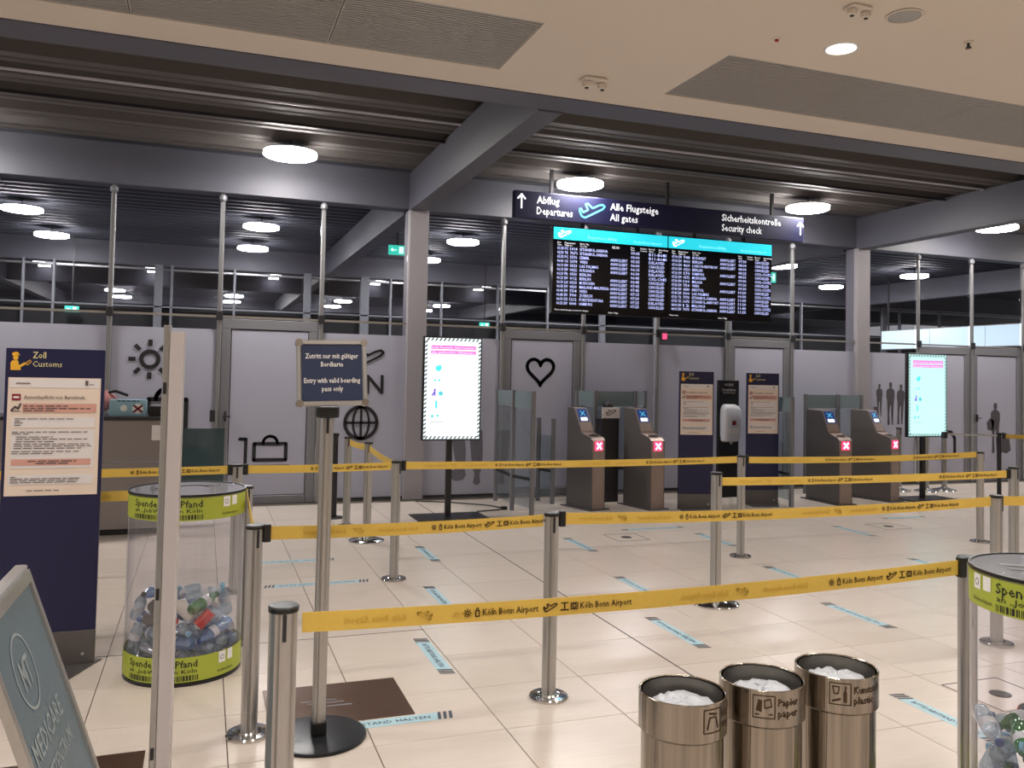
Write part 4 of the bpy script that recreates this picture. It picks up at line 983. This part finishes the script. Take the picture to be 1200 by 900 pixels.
def place(kind, p, axis, where):
    nm, lb, ct = NM[kind]
    c0 = TL if where == 'left' else TR
    mid = Vector(p)+Vector(axis).normalized()*.09; dx, dy = mid.x-c0[0], mid.y-c0[1]
    vx = Vector((-c0[0], -c0[1])).normalized(); fr_ = dx*vx.x+dy*vx.y; si = dx*(-vx.y)+dy*vx.x   # towards the viewer, and to the right
    pos = ('low', 'middle', 'top')[min(2, int(max(0, mid.z-(.02 if where == 'left' else .12))/(.13 if where == 'left' else .15)))]
    pos += ' '+('front' if fr_ > .08 else 'rear' if fr_ < -.08 else 'core')+' '+('right' if si > .08 else 'left' if si < -.08 else 'centre')
    lean = ' standing' if abs(Vector(axis).normalized().z) > .6 else ''
    z = Vector(axis).normalized(); q = z.to_track_quat('Z', 'Y'); lb2 = '%s%s, %s of %s donation tube' % (lb, lean, pos, where); gp = '%ss in the %s donation tube' % (lb, where)
    if kind not in PROTO:
        d = bottle_meshes(kind); t = thing(nm, lb2, ct, p, 0, gp)
        for pn, me, mt in d['parts']: me.materials.append(M[mt]); obj(pn, me, None, t)
        PROTO[kind] = (t, d)
    else: t = copy_tree(PROTO[kind][0], p, 0, lb2, gp)
    t.rotation_mode = 'QUATERNION'; t.rotation_quaternion = q
    return t
def fill(cx, cy, where, kinds, zfloor, placed=None, tries=160, Rin=.296, tiltmax=.45, seed=1):
    rnd = random.Random(seed); placed = placed if placed is not None else []
    for kind in kinds:
        h, r = {'can': (.115, .030), 'redcan': (.115, .030), 'cup': (.118, .040), 'bigclear': (.30, .043), 'biggreen': (.30, .043)}.get(kind, (.205, .032))
        best = None
        for _ in range(tries):
            el = rnd.uniform(-tiltmax, tiltmax) if rnd.random() < .8 else rnd.uniform(.6, 1.3); az = rnd.uniform(0, 2*PI)
            ax = Vector((math.cos(az)*math.cos(el), math.sin(az)*math.cos(el), math.sin(el)))
            rr = (Rin-r)*math.sqrt(rnd.random()); a = rnd.uniform(0, 2*PI); c = Vector((rr*math.cos(a), rr*math.sin(a), 0))
            p, q = c-ax*(h/2-r*.8), c+ax*(h/2-r*.5)
            if max(p.xy.length, q.xy.length) > Rin-r: continue
            zm = zfloor+r*1.02-min(p.z, q.z)
            # drop
            z = zm; k = 0
            while k < 40:
                P, Q = p+Vector((0, 0, z)), q+Vector((0, 0, z)); ok = True
                for (a_, b_, r_) in placed:
                    if seg_dist(P, Q, a_, b_) < (r+r_)*1.0: ok = False; break
                if ok: break
                z += .012; k += 1
            if k < 40 and (best is None or z < best[0]): best = (z, p, q, ax)
        if best:
            z, p, q, ax = best; P, Q = p+Vector((0, 0, z)), q+Vector((0, 0, z)); placed.append((P, Q, r))
            c = (P+Q)/2; place(kind, (cx+c.x-ax.x*h*.5, cy+c.y-ax.y*h*.5, c.z-ax.z*h*.5), ax, where)
    return placed
kl = ['clear', 'bluish', 'clear2', 'can', 'clear', 'darkcap', 'bluish', 'clear2', 'clear', 'cup']
rn = random.Random(3)
ks = [rn.choice(['clear', 'clear2', 'bluish', 'darkcap', 'clear', 'clear2', 'can', 'bluish']) for _ in range(46)]
ks += ['cup', 'cup', 'cola', 'bluish', 'cola', 'clear', 'redcan', 'clear2', 'cup', 'darkcap', 'clear', 'green', 'clear', 'bluish']
fill(TL[0], TL[1], 'left', ks, .024, seed=5)
# right tube: large bottles stand at the bottom, smaller ones lie on them
pl = []
for k in range(9):
    a = 2*PI*k/9+.2; x, y = .235*math.cos(a), .235*math.sin(a); kd = 'biggreen' if k % 3 == 1 else 'bigclear'
    place(kd, (TR[0]+x, TR[1]+y, .024), (0, 0, 1), 'right'); pl.append((Vector((x, y, .06)), Vector((x, y, .27)), .043))
for k in range(4):
    a = 2*PI*k/4; x, y = .10*math.cos(a), .10*math.sin(a); kd = 'bigclear'
    place(kd, (TR[0]+x, TR[1]+y, .024), (0, 0, 1), 'right'); pl.append((Vector((x, y, .06)), Vector((x, y, .27)), .043))
ks = ['redcan', 'clear', 'green', 'clear', 'green', 'redcan', 'clear2', 'clear', 'cola', 'green', 'redcan', 'can', 'clear', 'green', 'clear', 'clear2', 'can', 'green', 'redcan', 'clear', 'green', 'clear', 'clear2', 'clear']
fill(TR[0], TR[1], 'right', ks, .30, pl, seed=11)

# ================================================================== A-FRAME EASEL BOARD
ang = math.radians(19)
t = thing('easel_board', 'grey blue easel board with silver frame at lower left corner', 'easel board', (-.335, 2.76, 0))
# local: face plane leans from (x=-.18,z=1.0) at top to (x=+.165,z=0) at the foot; runs along Y
TOPX, BOTX, HT, Y0_, Y1_ = -.182, .162, 1.0, -.32, .32
def fa(u, v, off=0.0):   # u along Y (0..1), v up the board (0..1)
    n = Vector((math.cos(ang), 0, math.sin(ang)))
    p = Vector((BOTX+(TOPX-BOTX)*v, Y0_+(Y1_-Y0_)*u, HT*v))+n*off
    return tuple(p)
def slab(b, u0_, u1_, v0_, v1_, o0, o1):
    b.rings([[fa(u0_, v0_, o0), fa(u1_, v0_, o0), fa(u1_, v1_, o0), fa(u0_, v1_, o0)], [fa(u0_, v0_, o1), fa(u1_, v0_, o1), fa(u1_, v1_, o1), fa(u0_, v1_, o1)]]); return b
fr = B(); slab(fr, 0, .05, 0, 1, -.012, .012); slab(fr, .95, 1, 0, 1, -.012, .012); slab(fr, .05, .95, .967, 1, -.012, .012); slab(fr, .05, .95, .10, .13, -.012, .012)
obj('frame', fr, M['alu'], t)
obj('poster', slab(B(), .05, .95, .13, .967, -.004, .004), M['aframe'], t)
def ft(u, v): return fa(.05+u*.9, .13+v*.837, .0055)
sh = []
rg = ring(0, 0, .105, .008); sh += xf(rg, 1/.58, 1/.89, .40, .80)+xf(text('MT', .12, 0, -.045, 'c', .11, .01), 1/.58, 1/.89, .40, .80)
sh += xf(text('MEDICARE', .09, 0, 0, 'c', .40, .006), 1/.58, 1/.89, .44, .56)+xf(text('TESTZENTRUM', .07, 0, 0, 'c', .40, .006), 1/.58, 1/.89, .44, .46)
obj('lettering', B().flat(sh, ft), M['aframetext'], t)
obj('price_strip', B().flat(rect(.30, .14, 1.0, .24), lambda u, v: fa(.05+u*.9, .13+v*.837, .005)), M['aframetext'], t)
bk = B()
for y in (Y0_+.012, Y1_-.012): bk.beam((TOPX-.012, y, HT-.01), (TOPX-.36, y, 0), .022, .022)
bk.beam((TOPX-.30, Y0_+.03, .14), (TOPX-.30, Y1_-.03, .14), .02, .03)
obj('rear_legs', bk, M['alu'], t)
obj('hinge', B().box(TOPX-.03, TOPX+.006, Y0_, Y1_, HT, HT+.018, .006), M['alu'], t)

# ================================================================== FLOOR STICKERS
def sticker(x0, x1, y0, y1, lb, along='y'):
    t = thing('floor_sticker', lb, 'floor sticker', ((x0+x1)/2, (y0+y1)/2, 0), 0, 'distance stickers')
    L = (y1-y0) if along == 'y' else (x1-x0); W_ = .085
    def fm(u, v):   # u along, v across
        return (v, -u, .0016) if along == 'y' else (u, v, .0016)
    def box(u0_, u1_, v0_, v1_, z1):
        if along == 'y': return B().box(-v1_, -v0_, u0_, u1_, 0, z1)
        return B().box(u0_, u1_, v0_, v1_, 0, z1)
    obj('strip', box(-L/2+.06, L/2-.06, -W_/2, W_/2, .001), M['stickerblue'], t)
    for s in (-1, 1):
        q = []
        for k in range(3):
            c = s*(L/2-.035)+(k-1)*.028; q += poly([(c-.018, -W_/2), (c-.002, -W_/2), (c+.016, W_/2), (c, W_/2)])
        obj('end_stripes', B().flat(q, lambda u, v: fm(u, v)), M['stickerdark'], t)
    obj('lettering', B().flat(text('BITTE ABSTAND HALTEN', .045, 0, -.016, 'c', L-.22, .004), lambda u, v: (lambda p: (p[0], p[1], .0018))(fm(u, v))), M['slate'], t)
for x, ya, yb, lb in ((1.31, 4.56, 5.2, 'under the long front belt, left of the middle post'), (1.68, 5.83, 6.45, 'between the front belt and the left background posts'), (1.97, 7.3, 7.95, 'in front of the left display'), (3.52, 7.32, 7.99, 'in front of the first gate'), (3.27, 5.67, 6.35, 'behind the front belt near the cone based post'), (2.94, 4.54, 5.22, 'below the front belt left of the bins'),
                      (4.74, 5.7, 6.35, 'right of the post before the customs boards'), (4.40, 4.54, 5.20, 'above the rightmost bin'), (3.5, 2.95, 3.58, 'between the rightmost bin and the right tube'), (6.82, 7.29, 7.91, 'in front of the right pair of gates'), (5.0, 7.2, 7.9, 'in front of the small customs boards'), (6.3, 5.65, 6.28, 'at right behind the front belt')):
    sticker(x-.0425, x+.0425, ya, yb, 'pale blue floor sticker '+lb)
for y, xa, xb, lb in ((4.015, .45, 1.18, 'along the near edge of the brown plate'), (6.76, .48, 1.27, 'left of the left background post'), (7.61, .4, 1.12, 'farther back at left before the trolley door'), (8.27, 4.3, 5.05, 'crosswise before the second gate'), (8.2, 7.8, 8.45, 'crosswise before the third gate')):
    sticker(xa, xb, y-.0425, y+.0425, 'pale blue crosswise floor sticker '+lb, 'x')
